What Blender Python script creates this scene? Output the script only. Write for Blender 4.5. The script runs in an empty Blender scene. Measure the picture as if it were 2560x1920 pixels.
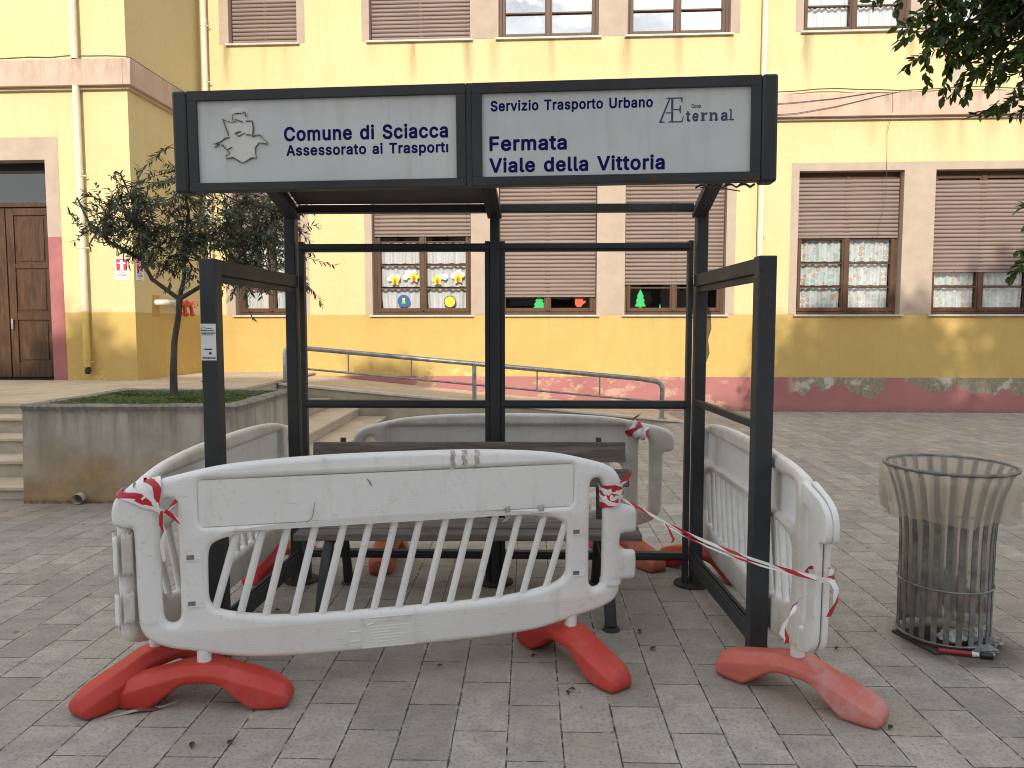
import bpy, bmesh, math, random
from mathutils import Vector, Matrix, noise
from mathutils.geometry import tessellate_polygon
R = math.radians
C = bpy.context
SC = C.scene
COL = SC.collection
random.seed(7)

# ------------------------------------------------------------------ camera, sky, sun, exposure
F_PX, PITCH, EYE = 1880.0, math.atan(138 / 1880), 1.5
cd = bpy.data.cameras.new('camera'); cam = bpy.data.objects.new('camera', cd); COL.objects.link(cam)
cd.sensor_fit = 'HORIZONTAL'; cd.sensor_width = 36; cd.lens = F_PX / 2560 * 36
cd.clip_start = .05; cd.clip_end = 2000
cam.location = (0, 0, EYE); cam.rotation_euler = (R(90) - PITCH, 0, 0)
SC.camera = cam
SUN_EL, SUN_AZ = R(28), R(4.6)         # low winter sun, behind the camera, almost square to the facade
w = bpy.data.worlds.new('World'); SC.world = w; w.use_nodes = True
wn, wl = w.node_tree.nodes, w.node_tree.links
bg = wn['Background']; bg.inputs[1].default_value = .14
sky = wn.new('ShaderNodeTexSky'); sky.sky_type = 'NISHITA'; sky.sun_disc = False
sky.sun_elevation = SUN_EL; sky.sun_rotation = R(180) + SUN_AZ
sky.air_density = 1.0; sky.dust_density = 1.6; sky.ozone_density = 1
tc = wn.new('ShaderNodeTexCoord'); mp = wn.new('ShaderNodeMapping'); mp.inputs['Scale'].default_value = (1, 1, 2.2)
nz = wn.new('ShaderNodeTexNoise'); nz.inputs['Scale'].default_value = 2.3; nz.inputs['Detail'].default_value = 9; nz.inputs['Roughness'].default_value = .58
cr = wn.new('ShaderNodeValToRGB'); cr.color_ramp.elements[0].position = .40; cr.color_ramp.elements[1].position = .56
nz2 = wn.new('ShaderNodeTexNoise'); nz2.inputs['Scale'].default_value = 5; nz2.inputs['Detail'].default_value = 6
cc = wn.new('ShaderNodeValToRGB'); cc.color_ramp.elements[0].color = (3.4, 3.7, 4.1, 1); cc.color_ramp.elements[1].color = (9.2, 9.4, 9.6, 1)
cc.color_ramp.elements[0].position = .35; cc.color_ramp.elements[1].position = .6
mx = wn.new('ShaderNodeMixRGB')
wl.new(tc.outputs['Generated'], mp.inputs[0]); wl.new(mp.outputs[0], nz.inputs['Vector']); wl.new(mp.outputs[0], nz2.inputs['Vector'])
wl.new(nz.outputs[0], cr.inputs[0]); wl.new(nz2.outputs[0], cc.inputs[0])
wl.new(cr.outputs[0], mx.inputs[0]); wl.new(sky.outputs[0], mx.inputs[1]); wl.new(cc.outputs[0], mx.inputs[2]); wl.new(mx.outputs[0], bg.inputs[0])
sd = bpy.data.lights.new('sun', 'SUN'); sd.energy = 3.1; sd.angle = R(.55); sd.color = (1, .93, .80)
sun = bpy.data.objects.new('sun', sd); COL.objects.link(sun)
S_DIR = Vector((-math.sin(SUN_AZ) * math.cos(SUN_EL), -math.cos(SUN_AZ) * math.cos(SUN_EL), math.sin(SUN_EL)))
sun.rotation_euler = S_DIR.to_track_quat('Z', 'Y').to_euler(); sun.location = (-20, -40, 30)
SC.view_settings.view_transform = 'Standard'; SC.view_settings.look = 'None'
SC.view_settings.exposure = .54; SC.view_settings.gamma = 1
SC.cycles.filter_width = 1.05; SC.cycles.max_bounces = 8; SC.cycles.transparent_max_bounces = 16

# ------------------------------------------------------------------ helpers
ORG = {}
def tag(o, label=None, cat=None, group=None, kind=None):
    if label: o['label'] = label
    if cat: o['category'] = cat
    if group: o['group'] = group
    if kind: o['kind'] = kind
    return o
def thing(name, label, cat, loc=(0, 0, 0), group=None, rz=0):
    o = bpy.data.objects.new(name, None); COL.objects.link(o); o.empty_display_size = .1
    o.location = loc; o.rotation_euler = (0, 0, rz); ORG[o.name] = Vector(loc)
    return tag(o, label, cat, group)
def V(*a): return Vector(a[0] if len(a) == 1 else a)
class MB:
    def __init__(s, xf=None): s.v = []; s.f = []; s.m = []; s.uv = {}; s.mi = 0; s.xf = xf
    def add(s, vs, fs):
        n = len(s.v); s.v += [Vector(v) for v in vs]
        for f in fs: s.f.append([n + i for i in f]); s.m.append(s.mi)
        return n
    def box(s, a, b):
        (x0, y0, z0), (x1, y1, z1) = a, b
        s.add([(x0, y0, z0), (x1, y0, z0), (x1, y1, z0), (x0, y1, z0), (x0, y0, z1), (x1, y0, z1), (x1, y1, z1), (x0, y1, z1)],
              [(0, 3, 2, 1), (4, 5, 6, 7), (0, 1, 5, 4), (1, 2, 6, 5), (2, 3, 7, 6), (3, 0, 4, 7)])
    def bar(s, p, q, wd, h, up=(0, 0, 1)):
        p, q = V(p), V(q); d = (q - p).normalized(); u = V(up)
        sd_ = d.cross(u).normalized(); u = sd_.cross(d).normalized()
        c = [(-wd / 2, -h / 2), (wd / 2, -h / 2), (wd / 2, h / 2), (-wd / 2, h / 2)]
        s.add([p + sd_ * a + u * b for a, b in c] + [q + sd_ * a + u * b for a, b in c],
              [(0, 1, 2, 3), (7, 6, 5, 4), (0, 4, 5, 1), (1, 5, 6, 2), (2, 6, 7, 3), (3, 7, 4, 0)])
    def tube(s, pts, r, n=10, cap=True, closed=False, flat=1.0):
        pts = [V(p) for p in pts]; k = len(pts); rs = r if isinstance(r, (list, tuple)) else [r] * k
        rings = []; ref = None
        for i, p in enumerate(pts):
            a = pts[(i - 1) % k] if (i or closed) else p; b = pts[(i + 1) % k] if (i < k - 1 or closed) else p
            t = (b - a).normalized()
            if ref is None:
                ref = t.orthogonal().normalized() if abs(t.z) > .9 else t.cross(V(0, 0, 1)).normalized()
            ref = (ref - t * ref.dot(t)).normalized(); bi = t.cross(ref)
            rings.append([p + (ref * math.cos(j * 2 * math.pi / n) + bi * math.sin(j * 2 * math.pi / n) * flat) * rs[i] for j in range(n)])
        base = s.add([v for rg in rings for v in rg], [])
        m = k if closed else k - 1
        for i in range(m):
            for j in range(n):
                a = base + i * n + j; b = base + i * n + (j + 1) % n
                c = base + ((i + 1) % k) * n + (j + 1) % n; d = base + ((i + 1) % k) * n + j
                s.f.append([a, b, c, d]); s.m.append(s.mi)
        if cap and not closed:
            s.f.append([base + j for j in range(n)][::-1]); s.m.append(s.mi)
            s.f.append([base + (k - 1) * n + j for j in range(n)]); s.m.append(s.mi)
    def lathe(s, c, prof, n=32):
        c = V(c); k = len(prof)
        b = s.add([c + V(r * math.cos(j * 2 * math.pi / n), r * math.sin(j * 2 * math.pi / n), z) for r, z in prof for j in range(n)], [])
        for i in range(k - 1):
            for j in range(n):
                s.f.append([b + i * n + j, b + i * n + (j + 1) % n, b + (i + 1) * n + (j + 1) % n, b + (i + 1) * n + j]); s.m.append(s.mi)
    def prism(s, poly, fn, d0, d1):
        n = len(poly)
        s.add([fn(a, b, d0) for a, b in poly] + [fn(a, b, d1) for a, b in poly],
              [list(range(n))[::-1], [n + i for i in range(n)]] + [[i, (i + 1) % n, n + (i + 1) % n, n + i] for i in range(n)])
    def quad(s, a, b, c, d): s.add([a, b, c, d], [(0, 1, 2, 3)])
    def ribbon(s, pts, wv, u0=0.0):
        """strip along pts; wv: half width vectors; UV.x metres along, UV.y across"""
        pts = [V(p) for p in pts]; wv = [V(a) for a in (wv if isinstance(wv, list) else [wv] * len(pts))]
        n = s.add([q for p, a in zip(pts, wv) for q in (p - a, p + a)], []); u = u0
        for i in range(len(pts) - 1):
            l = (pts[i + 1] - pts[i]).length
            s.uv[len(s.f)] = [(u, 0), (u + l, 0), (u + l, 1), (u, 1)]
            s.f.append([n + 2 * i, n + 2 * i + 2, n + 2 * i + 3, n + 2 * i + 1]); s.m.append(s.mi); u += l
    def build(s, name, mat, parent=None, smooth=35, bevel=0, seg=2, fix=True):
        vs = [V(s.xf(*v)) for v in s.v] if s.xf else s.v
        if parent is not None: o0 = ORG[parent.name]
        else:
            n = len(vs); o0 = V(sum(v.x for v in vs) / n, sum(v.y for v in vs) / n, min(v.z for v in vs))
        me = bpy.data.meshes.new(name); me.from_pydata([v - o0 for v in vs], [], s.f)
        if s.uv:
            uvl = me.uv_layers.new(name='UVMap')
            for i, p in enumerate(me.polygons):
                for k, li in enumerate(p.loop_indices):
                    uvl.data[li].uv = s.uv[i][k] if i in s.uv else (0, 0)
        for i, p in enumerate(me.polygons): p.material_index = s.m[i]
        if fix:
            b = bmesh.new(); b.from_mesh(me); bmesh.ops.recalc_face_normals(b, faces=b.faces); b.to_mesh(me); b.free()
        return link(name, me, mat, parent, o0, smooth, bevel, seg)
def link(name, me, mat, parent=None, o0=None, smooth=35, bevel=0, seg=2):
    for m in (mat if isinstance(mat, (list, tuple)) else [mat]): me.materials.append(m)
    if smooth:
        me.polygons.foreach_set('use_smooth', [True] * len(me.polygons))
        if smooth < 180: me.set_sharp_from_angle(angle=R(smooth))
    o = bpy.data.objects.new(name, me); COL.objects.link(o)
    if parent is not None: o.parent = parent
    elif o0 is not None: o.location = o0
    ORG[o.name] = o0 if o0 is not None else V(0, 0, 0)
    if bevel:
        bm_ = o.modifiers.new('bevel', 'BEVEL'); bm_.width = bevel; bm_.segments = seg; bm_.limit_method = 'ANGLE'; bm_.angle_limit = R(40)
    return o
def curve_mesh(cu):
    ob = bpy.data.objects.new('tmp', cu); COL.objects.link(ob); C.view_layer.update()
    dg = C.evaluated_depsgraph_get(); me = bpy.data.meshes.new_from_object(ob.evaluated_get(dg)); bpy.data.objects.remove(ob)
    b = bmesh.new(); b.from_mesh(me); bmesh.ops.remove_doubles(b, verts=b.verts, dist=.00005); b.to_mesh(me); b.free()
    return me
def flat_solid(outlines, half, bevel):
    cu = bpy.data.curves.new('c', 'CURVE'); cu.dimensions = '2D'; cu.fill_mode = 'BOTH'
    cu.extrude = half - bevel; cu.bevel_depth = bevel; cu.bevel_resolution = 3; cu.offset = -bevel
    for pts in outlines:
        sp = cu.splines.new('POLY'); sp.points.add(len(pts) - 1); sp.use_cyclic_u = True
        for p, (x, y) in zip(sp.points, pts): p.co = (x, y, 0, 1)
    me = curve_mesh(cu); me.transform(Matrix.Rotation(R(90), 4, 'X')); return me
def chaikin(p, it=2):
    for _ in range(it):
        q = []
        for i in range(len(p)):
            a, b = p[i], p[(i + 1) % len(p)]
            q += [(a[0] * .75 + b[0] * .25, a[1] * .75 + b[1] * .25), (a[0] * .25 + b[0] * .75, a[1] * .25 + b[1] * .75)]
        p = q
    return p
GLYPHS = {".":[212,[[78,-30,55,-20,34,1,23,28,24,55,35,82,55,102,82,113,109,112,136,101,156,82,166,55,167,28,157,1,136,-19,109,-30]]],"A":[504,[[10,-26,-7,-14,-11,-2,-9,9,175,517,183,529,198,536,275,536,295,528,302,517,380,305,488,9,489,-6,479,-22,460,-27,394,-27,379,-22,370,-10,325,114,156,115,105,-18,87,-27],[194,228,198,226,279,226,285,228,252,322,241,357,237,357]]],"C":[534,[[242,-32,195,-24,165,-13,134,3,109,21,84,45,46,102,30,141,15,214,15,295,32,371,46,406,81,460,109,487,135,506,165,522,199,534,234,541,292,542,349,529,403,503,434,479,448,464,480,414,500,352,499,341,492,328,476,321,407,321,393,325,384,336,377,360,367,379,346,402,315,421,268,429,230,424,199,410,172,387,149,352,136,310,132,283,130,252,136,198,149,157,160,137,183,110,199,98,215,91,249,81,280,80,318,90,334,97,357,117,375,145,386,175,403,187,480,186,492,179,499,168,496,137,481,95,449,45,430,26,388,-4,349,-21,307,-31]]],"F":[434,[[54,-26,40,-18,33,-2,33,509,36,521,46,532,58,536,377,535,388,528,396,513,396,452,391,436,373,425,304,425,153,425,152,309,154,305,346,305,358,302,368,294,373,282,373,221,370,209,362,199,346,194,154,194,150,-10,142,-21,131,-26]]],"H":[541,[[54,-26,40,-18,33,-2,33,509,38,525,46,532,58,536,127,536,139,532,149,521,152,509,154,316,362,316,365,321,365,509,368,521,377,531,388,536,458,536,471,532,481,522,484,509,484,2,477,-18,462,-27,392,-27,381,-25,369,-14,365,2,365,202,362,205,158,205,152,202,150,-10,142,-21,131,-26]]],"I":[324,[[25,-26,13,-20,5,-6,4,59,8,71,25,83,91,86,91,421,90,425,25,426,9,436,4,452,4,509,7,521,17,532,29,536,271,536,286,530,295,517,296,452,293,440,286,431,275,426,213,425,210,421,210,90,213,84,275,83,289,75,296,59,294,-10,285,-22,271,-27]]],"L":[417,[[54,-26,40,-18,33,-2,34,517,42,529,58,536,127,536,138,532,147,525,152,509,152,321,152,86,370,82,381,75,387,63,387,-6,377,-22,362,-27]]],"M":[652,[[54,-26,38,-16,33,2,33,509,36,521,46,532,58,536,154,536,165,532,174,525,315,163,450,517,462,532,477,536,569,536,581,533,590,525,595,509,595,332,595,-2,591,-14,584,-22,569,-27,500,-27,488,-22,479,-10,477,268,367,-10,354,-24,338,-27,281,-26,270,-22,263,-14,150,268,148,-6,142,-18,127,-27]]],"O":[557,[[242,-32,195,-24,138,1,107,23,65,72,44,106,22,171,15,214,15,295,31,368,46,406,65,437,107,485,138,508,195,533,234,541,292,542,338,534,368,522,399,506,429,483,470,437,501,375,513,333,520,256,518,214,512,171,502,137,488,102,452,48,426,22,395,0,338,-25,299,-32],[239,83,268,80,299,84,322,92,349,109,364,125,384,156,399,202,402,225,402,283,393,329,384,352,365,383,349,399,320,418,295,425,268,429,245,427,215,418,195,408,172,387,158,368,142,333,135,306,130,256,132,225,136,198,149,156,160,137,184,110,211,92]]],"P":[469,[[54,-26,40,-18,33,-2,33,509,38,525,46,532,58,536,265,534,323,522,373,492,400,464,413,444,431,394,436,348,434,321,429,294,413,252,398,228,369,200,346,184,319,172,265,160,154,159,152,-2,148,-14,138,-23,127,-27],[152,271,250,270,277,276,300,292,315,325,317,359,309,390,297,405,285,415,262,423,153,425]]],"S":[471,[[193,-35,143,-25,116,-15,90,-1,56,27,32,62,20,89,11,135,14,150,24,160,36,164,113,163,128,150,137,116,155,95,186,81,224,76,266,82,301,100,312,116,318,131,316,154,307,166,286,180,143,224,113,238,70,267,48,293,35,316,27,346,26,396,39,439,52,462,70,484,101,508,151,532,197,540,234,543,278,538,305,530,332,520,370,495,398,466,412,443,426,400,428,377,425,366,416,356,405,351,328,353,315,362,304,396,290,412,263,426,224,432,179,423,160,412,144,389,144,362,159,345,178,334,320,290,377,258,401,236,425,196,434,158,434,116,428,89,409,50,391,27,359,-1,313,-23,283,-31,251,-35]]],"T":[473,[[187,-26,173,-18,166,-2,165,425,30,425,18,429,10,436,5,448,5,513,13,528,30,536,260,536,418,536,430,533,439,525,444,513,444,448,435,432,422,425,286,425,283,-6,276,-19,264,-26]]],"U":[541,[[227,-34,165,-19,138,-7,99,20,77,43,62,67,41,113,33,174,33,509,36,520,46,532,58,536,127,536,138,532,146,524,151,509,151,178,158,140,177,109,204,90,242,80,288,82,319,93,340,109,358,136,365,163,367,517,374,528,388,536,458,536,476,528,484,509,483,147,477,117,458,69,422,24,373,-10,346,-21,292,-34]]],"V":[504,[[198,-26,187,-21,179,-10,-9,498,-10,517,-2,529,14,536,87,536,98,532,106,525,241,145,251,175,373,525,391,536,468,536,485,525,490,513,489,502,301,-14,294,-22,283,-27]]],"a":[413,[[139,-35,101,-26,66,-11,39,12,25,31,14,50,4,89,4,127,12,158,32,191,51,209,77,223,120,238,246,258,248,262,246,277,236,293,220,301,197,304,174,302,162,298,139,283,116,252,105,247,93,248,32,266,18,277,15,296,33,335,60,366,93,389,143,406,197,411,247,405,289,390,314,373,335,351,355,312,363,277,364,250,364,0,359,-15,351,-23,339,-27,278,-27,262,-23,251,-11,224,-25,197,-32],[157,73,182,73,205,78,220,86,235,100,247,127,249,150,217,146,143,133,124,121,119,100,124,89,135,79]]],"b":[448,[[208,-34,174,-26,139,-6,131,-19,116,-27,47,-26,33,-18,26,-3,27,517,35,529,51,536,116,536,128,532,136,524,141,513,141,444,143,387,178,404,208,411,228,411,255,410,281,404,328,384,364,351,381,328,403,282,412,247,417,190,412,128,395,74,370,32,347,8,305,-20,255,-34],[216,74,247,78,274,97,291,128,300,174,298,224,285,263,278,276,263,290,231,302,197,299,183,294,168,282,151,254,140,209,143,155,156,113,163,101,179,86,197,77]]],"c":[420,[[178,-34,128,-19,102,-6,81,9,47,47,21,97,9,155,7,190,14,251,21,278,33,305,47,329,78,364,101,382,128,396,182,410,224,411,262,404,297,392,336,367,369,328,384,297,389,274,382,259,370,251,320,239,301,235,289,239,280,247,267,274,255,288,236,298,209,302,193,302,170,295,154,282,138,259,125,217,123,186,126,155,139,114,155,94,170,81,205,73,236,78,256,90,269,105,285,136,301,144,374,127,386,117,390,105,383,78,365,44,351,25,320,-2,266,-27,224,-35]]],"d":[448,[[166,-33,120,-20,78,7,58,28,32,70,13,124,8,159,8,220,13,251,31,305,57,347,95,382,116,394,166,409,212,411,251,403,282,387,284,390,284,490,287,520,293,529,305,535,378,535,391,528,398,517,398,-6,389,-21,374,-27,309,-27,297,-22,286,-7,262,-21,232,-32],[201,74,236,80,262,103,279,140,285,186,282,224,268,267,255,284,239,295,209,303,178,298,151,280,133,251,124,205,126,155,140,113,155,94,170,81]]],"e":[428,[[182,-34,128,-19,102,-6,81,9,47,47,21,97,8,155,8,217,20,274,30,301,46,328,80,367,128,396,178,410,224,411,255,406,309,384,351,347,375,309,393,255,397,220,398,167,393,154,382,144,128,140,135,117,149,97,166,84,197,74,228,75,251,80,271,97,287,124,301,132,374,116,385,109,390,101,390,82,375,47,355,20,324,-5,293,-21,255,-31],[130,251,136,248,274,249,273,259,257,282,247,292,228,300,205,303,182,300,155,285]]],"i":[191,[[46,-26,33,-18,26,-2,26,382,34,398,46,405,119,405,135,396,141,378,140,-6,134,-18,119,-26],[77,417,46,426,27,444,18,459,14,486,19,510,36,532,58,546,89,551,112,545,135,528,152,498,153,475,142,448,125,428,108,420]]],"l":[213,[[116,-28,78,-16,55,1,34,34,27,61,26,507,31,525,47,535,120,535,135,526,141,511,141,84,143,79,178,80,190,73,196,61,208,3,203,-12,189,-23,162,-28]]],"m":[634,[[47,-26,33,-18,26,-2,26,378,34,398,51,406,116,406,128,401,139,388,162,401,189,410,243,412,266,405,289,394,320,364,355,392,385,406,420,412,455,412,474,409,508,396,539,375,555,355,572,325,583,278,583,-6,573,-22,555,-27,489,-26,478,-20,470,-6,469,252,465,278,458,289,439,300,408,303,385,295,370,278,362,244,361,-6,355,-19,343,-26,274,-27,255,-19,247,-2,246,271,239,286,228,297,212,302,193,303,178,300,157,286,149,275,141,252,139,-10,131,-21,120,-26]]],"n":[434,[[47,-26,31,-16,26,2,26,378,30,394,43,404,116,406,131,398,139,386,181,405,205,410,247,410,289,401,328,380,351,355,363,336,380,290,384,240,384,125,384,-2,378,-17,358,-27,293,-27,280,-22,273,-14,269,-2,269,232,264,267,255,284,235,298,208,302,178,295,163,286,150,271,141,240,139,-10,131,-21,120,-26]]],"o":[439,[[178,-34,147,-26,102,-6,78,12,47,47,21,97,13,128,7,186,9,220,20,274,32,303,47,329,81,367,124,395,151,404,182,410,236,410,286,397,312,383,336,366,369,328,394,278,403,247,407,217,407,155,395,101,384,74,368,47,334,9,312,-7,262,-28,236,-34],[197,74,236,77,262,95,282,128,291,170,289,220,275,263,262,281,252,290,220,302,182,299,159,286,138,259,125,217,123,186,125,159,138,117,162,87,178,78]]],"p":[448,[[47,-169,33,-161,26,-145,26,378,30,393,39,402,51,406,116,406,131,398,139,384,158,397,178,404,208,411,255,410,305,396,328,384,353,362,381,328,394,305,405,278,416,220,416,159,411,128,396,78,383,51,367,28,347,8,308,-18,281,-28,251,-34,197,-32,174,-26,143,-9,141,-145,137,-157,120,-169],[194,78,231,75,255,81,280,105,295,139,301,189,294,239,279,274,264,289,247,298,220,303,185,295,161,274,146,239,140,209,140,174,147,135,163,101]]],"r":[283,[[47,-26,33,-18,26,-2,26,378,28,390,38,402,51,406,116,406,127,402,139,391,155,399,189,410,239,411,258,406,269,390,270,321,267,309,258,300,247,295,205,299,170,290,152,275,141,248,139,-10,131,-21,120,-26]]],"s":[389,[[157,-33,103,-22,72,-6,53,8,33,32,19,55,9,90,14,109,30,120,99,134,115,124,128,94,138,84,157,75,180,72,199,74,226,83,240,97,240,109,234,117,222,123,114,152,90,163,56,186,40,205,27,228,21,251,21,294,27,317,43,347,84,385,122,403,141,407,164,411,203,411,249,403,280,390,307,370,338,328,351,294,348,278,334,265,264,250,248,259,236,282,222,297,211,302,184,306,164,303,145,294,137,282,138,269,145,261,164,253,284,220,311,203,338,174,350,151,357,128,357,86,346,51,334,32,309,5,291,-7,268,-20,230,-31]]],"t":[251,[[142,-30,112,-22,77,-1,57,21,46,44,38,94,38,298,0,301,-16,311,-21,324,-21,378,-17,394,-8,402,4,406,34,406,38,409,38,474,43,486,50,493,65,498,127,498,138,495,148,486,153,474,154,407,215,404,227,394,231,378,231,324,223,308,208,300,158,300,153,298,154,86,161,78,204,81,220,74,227,63,240,1,235,-14,223,-23,196,-30]]],"u":[434,[[158,-30,120,-21,85,-2,57,27,36,70,27,112,26,139,26,377,31,395,43,404,55,406,116,406,128,402,135,396,141,381,141,147,146,112,162,89,185,79,220,79,235,85,251,98,264,120,268,143,271,389,280,400,293,406,358,406,374,400,382,389,384,377,384,0,379,-15,362,-26,297,-27,281,-21,270,-7,228,-26,205,-31]]],"v":[413,[[157,-26,145,-20,138,-10,-8,370,-9,386,-1,399,15,406,88,406,103,398,110,386,192,160,195,154,204,178,279,386,286,398,303,406,376,405,394,394,398,375,249,-14,242,-22,230,-27]]],"z":[404,[[36,-26,22,-18,16,-6,15,48,18,59,200,294,47,296,36,299,25,309,21,321,21,382,25,394,36,403,47,406,344,404,355,395,360,382,360,328,356,317,180,86,186,83,340,83,351,80,362,71,366,59,366,-2,362,-14,351,-24,340,-27]]],"ı":[191,[[47,-26,33,-18,26,-2,26,382,34,398,47,405,120,405,135,396,141,378,141,-2,134,-18,120,-26]]]}
def text_words(txt, x0, x1, z0, cap, fn, bold=.0, ex=.0006):
    """lettering from outlines, fitted to x0..x1 with the given cap height; one mesh builder per word; fn(s,d,z) places it"""
    lay, x = [], 0
    for ch in txt:
        if ch == ' ': x += .29; lay.append(None); continue
        adv, sps = GLYPHS[ch]; lay.append((x, sps)); x += adv / 1000 + .014
    xs = [g_[0] + p / 1000 for g_ in lay if g_ for q in g_[1] for p in q[::2]]; hs = [p for p in GLYPHS['H'][1][0][1::2]]
    xa, xb, hc = min(xs) - bold, max(xs) + bold, max(hs) / 1000 + bold; xa += bold; xb -= bold; hc -= bold; sx, sz = (x1 - x0) / (xb - xa), cap / hc
    words, cur = [], []
    for g_ in lay + [None]:
        if g_ is None:
            if cur: words.append(cur)
            cur = []
        else: cur.append(g_)
    res = []
    for wd_ in words:
        mb = MB()
        for gi, (gx, sps) in enumerate(wd_):
            loops = [[V(gx + q[2 * k] / 1000, q[2 * k + 1] / 1000, 0) for k in range(len(q) // 2)] for q in sps]
            area = lambda l: sum(l[k].x * l[k - 1].y - l[k - 1].x * l[k].y for k in range(len(l)))
            big_ = area(max(loops, key=lambda l: abs(area(l)))); outer = [l for l in loops if area(l) * big_ > 0]; holes = [l for l in loops if area(l) * big_ <= 0]
            for ol in outer:
                ls = [ol] + [h for h in holes if len(outer) == 1 or min(v.y for v in ol) <= h[0].y <= max(v.y for v in ol)]
                mb.add([fn(x0 + (v.x - xa) * sx, ex + .00005 * (gi % 2), z0 + v.y * sz) for l in ls for v in l], [list(t_) for t_ in tessellate_polygon(ls)])
        res.append(mb)
    return res
def text_mb(*a, **k):
    r = text_words(*a, **k); m = MB()
    for q in r: m.add(q.v, q.f)
    return m
def copy_tree(o, parent=None):
    c = o.copy(); COL.objects.link(c); c.parent = parent; ORG[c.name] = ORG.get(o.name, V(0, 0, 0))
    for ch in list(o.children): copy_tree(ch, c)
    return c

# ------------------------------------------------------------------ materials
class NT:
    def __init__(s, name):
        s.m = bpy.data.materials.new(name); s.m.use_nodes = True; s.t = s.m.node_tree; s.n = s.t.nodes; s.l = s.t.links
        s.b = s.n['Principled BSDF']; s.out = s.n['Material Output']
    def put(s, sock, v):
        if v is None: return
        if hasattr(v, 'is_output'): s.l.new(v, sock)
        else:
            if isinstance(v, (tuple, list)) and len(v) == 3 and len(getattr(sock, 'default_value', [])) == 4: v = (*v, 1)
            sock.default_value = v
    def new(s, t, **k):
        n = s.n.new(t)
        for a, b in k.items(): setattr(n, a, b)
        return n
    def math(s, op, a, b=None, c=None, clamp=False):
        n = s.new('ShaderNodeMath', operation=op, use_clamp=clamp); s.put(n.inputs[0], a); s.put(n.inputs[1], b); s.put(n.inputs[2], c); return n.outputs[0]
    def mr(s, v, a, b, c=0, d=1, smooth=False):
        n = s.new('ShaderNodeMapRange', clamp=True)
        if smooth: n.interpolation_type = 'SMOOTHSTEP'
        for i, q in enumerate((v, a, b, c, d)): s.put(n.inputs[i], q)
        return n.outputs[0]
    def mix(s, f, a, b, mode='MIX'):
        n = s.new('ShaderNodeMixRGB', blend_type=mode); s.put(n.inputs[0], f); s.put(n.inputs[1], a); s.put(n.inputs[2], b); return n.outputs[0]
    def pos(s): return s.new('ShaderNodeNewGeometry').outputs['Position']
    def obj(s): return s.new('ShaderNodeTexCoord').outputs['Object']
    def uv(s): return s.new('ShaderNodeTexCoord').outputs['UV']
    def map(s, v, scale=(1, 1, 1), loc=(0, 0, 0), rot=(0, 0, 0)):
        n = s.new('ShaderNodeMapping'); s.put(n.inputs[0], v); n.inputs[1].default_value = loc; n.inputs[2].default_value = rot; n.inputs[3].default_value = scale; return n.outputs[0]
    def noise(s, v, scale, detail=4, rough=.55, dist=0):
        n = s.new('ShaderNodeTexNoise'); s.put(n.inputs['Vector'], v); n.inputs['Scale'].default_value = scale; n.inputs['Detail'].default_value = detail
        n.inputs['Roughness'].default_value = rough; n.inputs['Distortion'].default_value = dist; return n.outputs[0]
    def sep(s, v):
        n = s.new('ShaderNodeSeparateXYZ'); s.put(n.inputs[0], v); return n.outputs
    def comb(s, x=0., y=0., z=0.):
        n = s.new('ShaderNodeCombineXYZ'); s.put(n.inputs[0], x); s.put(n.inputs[1], y); s.put(n.inputs[2], z); return n.outputs[0]
    def bump(s, h, dist=.005, strength=.6):
        n = s.new('ShaderNodeBump'); n.inputs['Distance'].default_value = dist; n.inputs['Strength'].default_value = strength; s.put(n.inputs['Height'], h); s.l.new(n.outputs[0], s.b.inputs['Normal'])
    def fin(s, col, rough=.7, metal=0., spec=None):
        s.put(s.b.inputs['Base Color'], col); s.put(s.b.inputs['Roughness'], rough); s.put(s.b.inputs['Metallic'], metal)
        if spec is not None: s.put(s.b.inputs['Specular IOR Level'], spec)
        return s.m
def simple(name, col, rough=.6, metal=0., var=.18, scale=6., bump=0., spec=None, stretch=(1, 1, 1)):
    t = NT(name); v = t.map(t.obj(), stretch); n = t.noise(v, scale, 6, .6)
    c2 = tuple(a * (1 - var * 1.6) for a in col); c1 = tuple(min(1, a * (1 + var)) for a in col)
    f = t.mr(n, .32, .68)
    if bump: t.bump(t.noise(v, scale * 8, 4), bump, .5)
    return t.fin(t.mix(f, c2, c1), rough, metal, spec)

FO = V(4.75, 13.6, 0); FTH = R(3.3)
FE = V(math.cos(FTH), -math.sin(FTH), 0); FN = V(-math.sin(FTH), -math.cos(FTH), 0)
def FC(s, d, z): return FO + FE * s + FN * d + V(0, 0, z)      # facade coordinates: along, out of the wall, up

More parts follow.
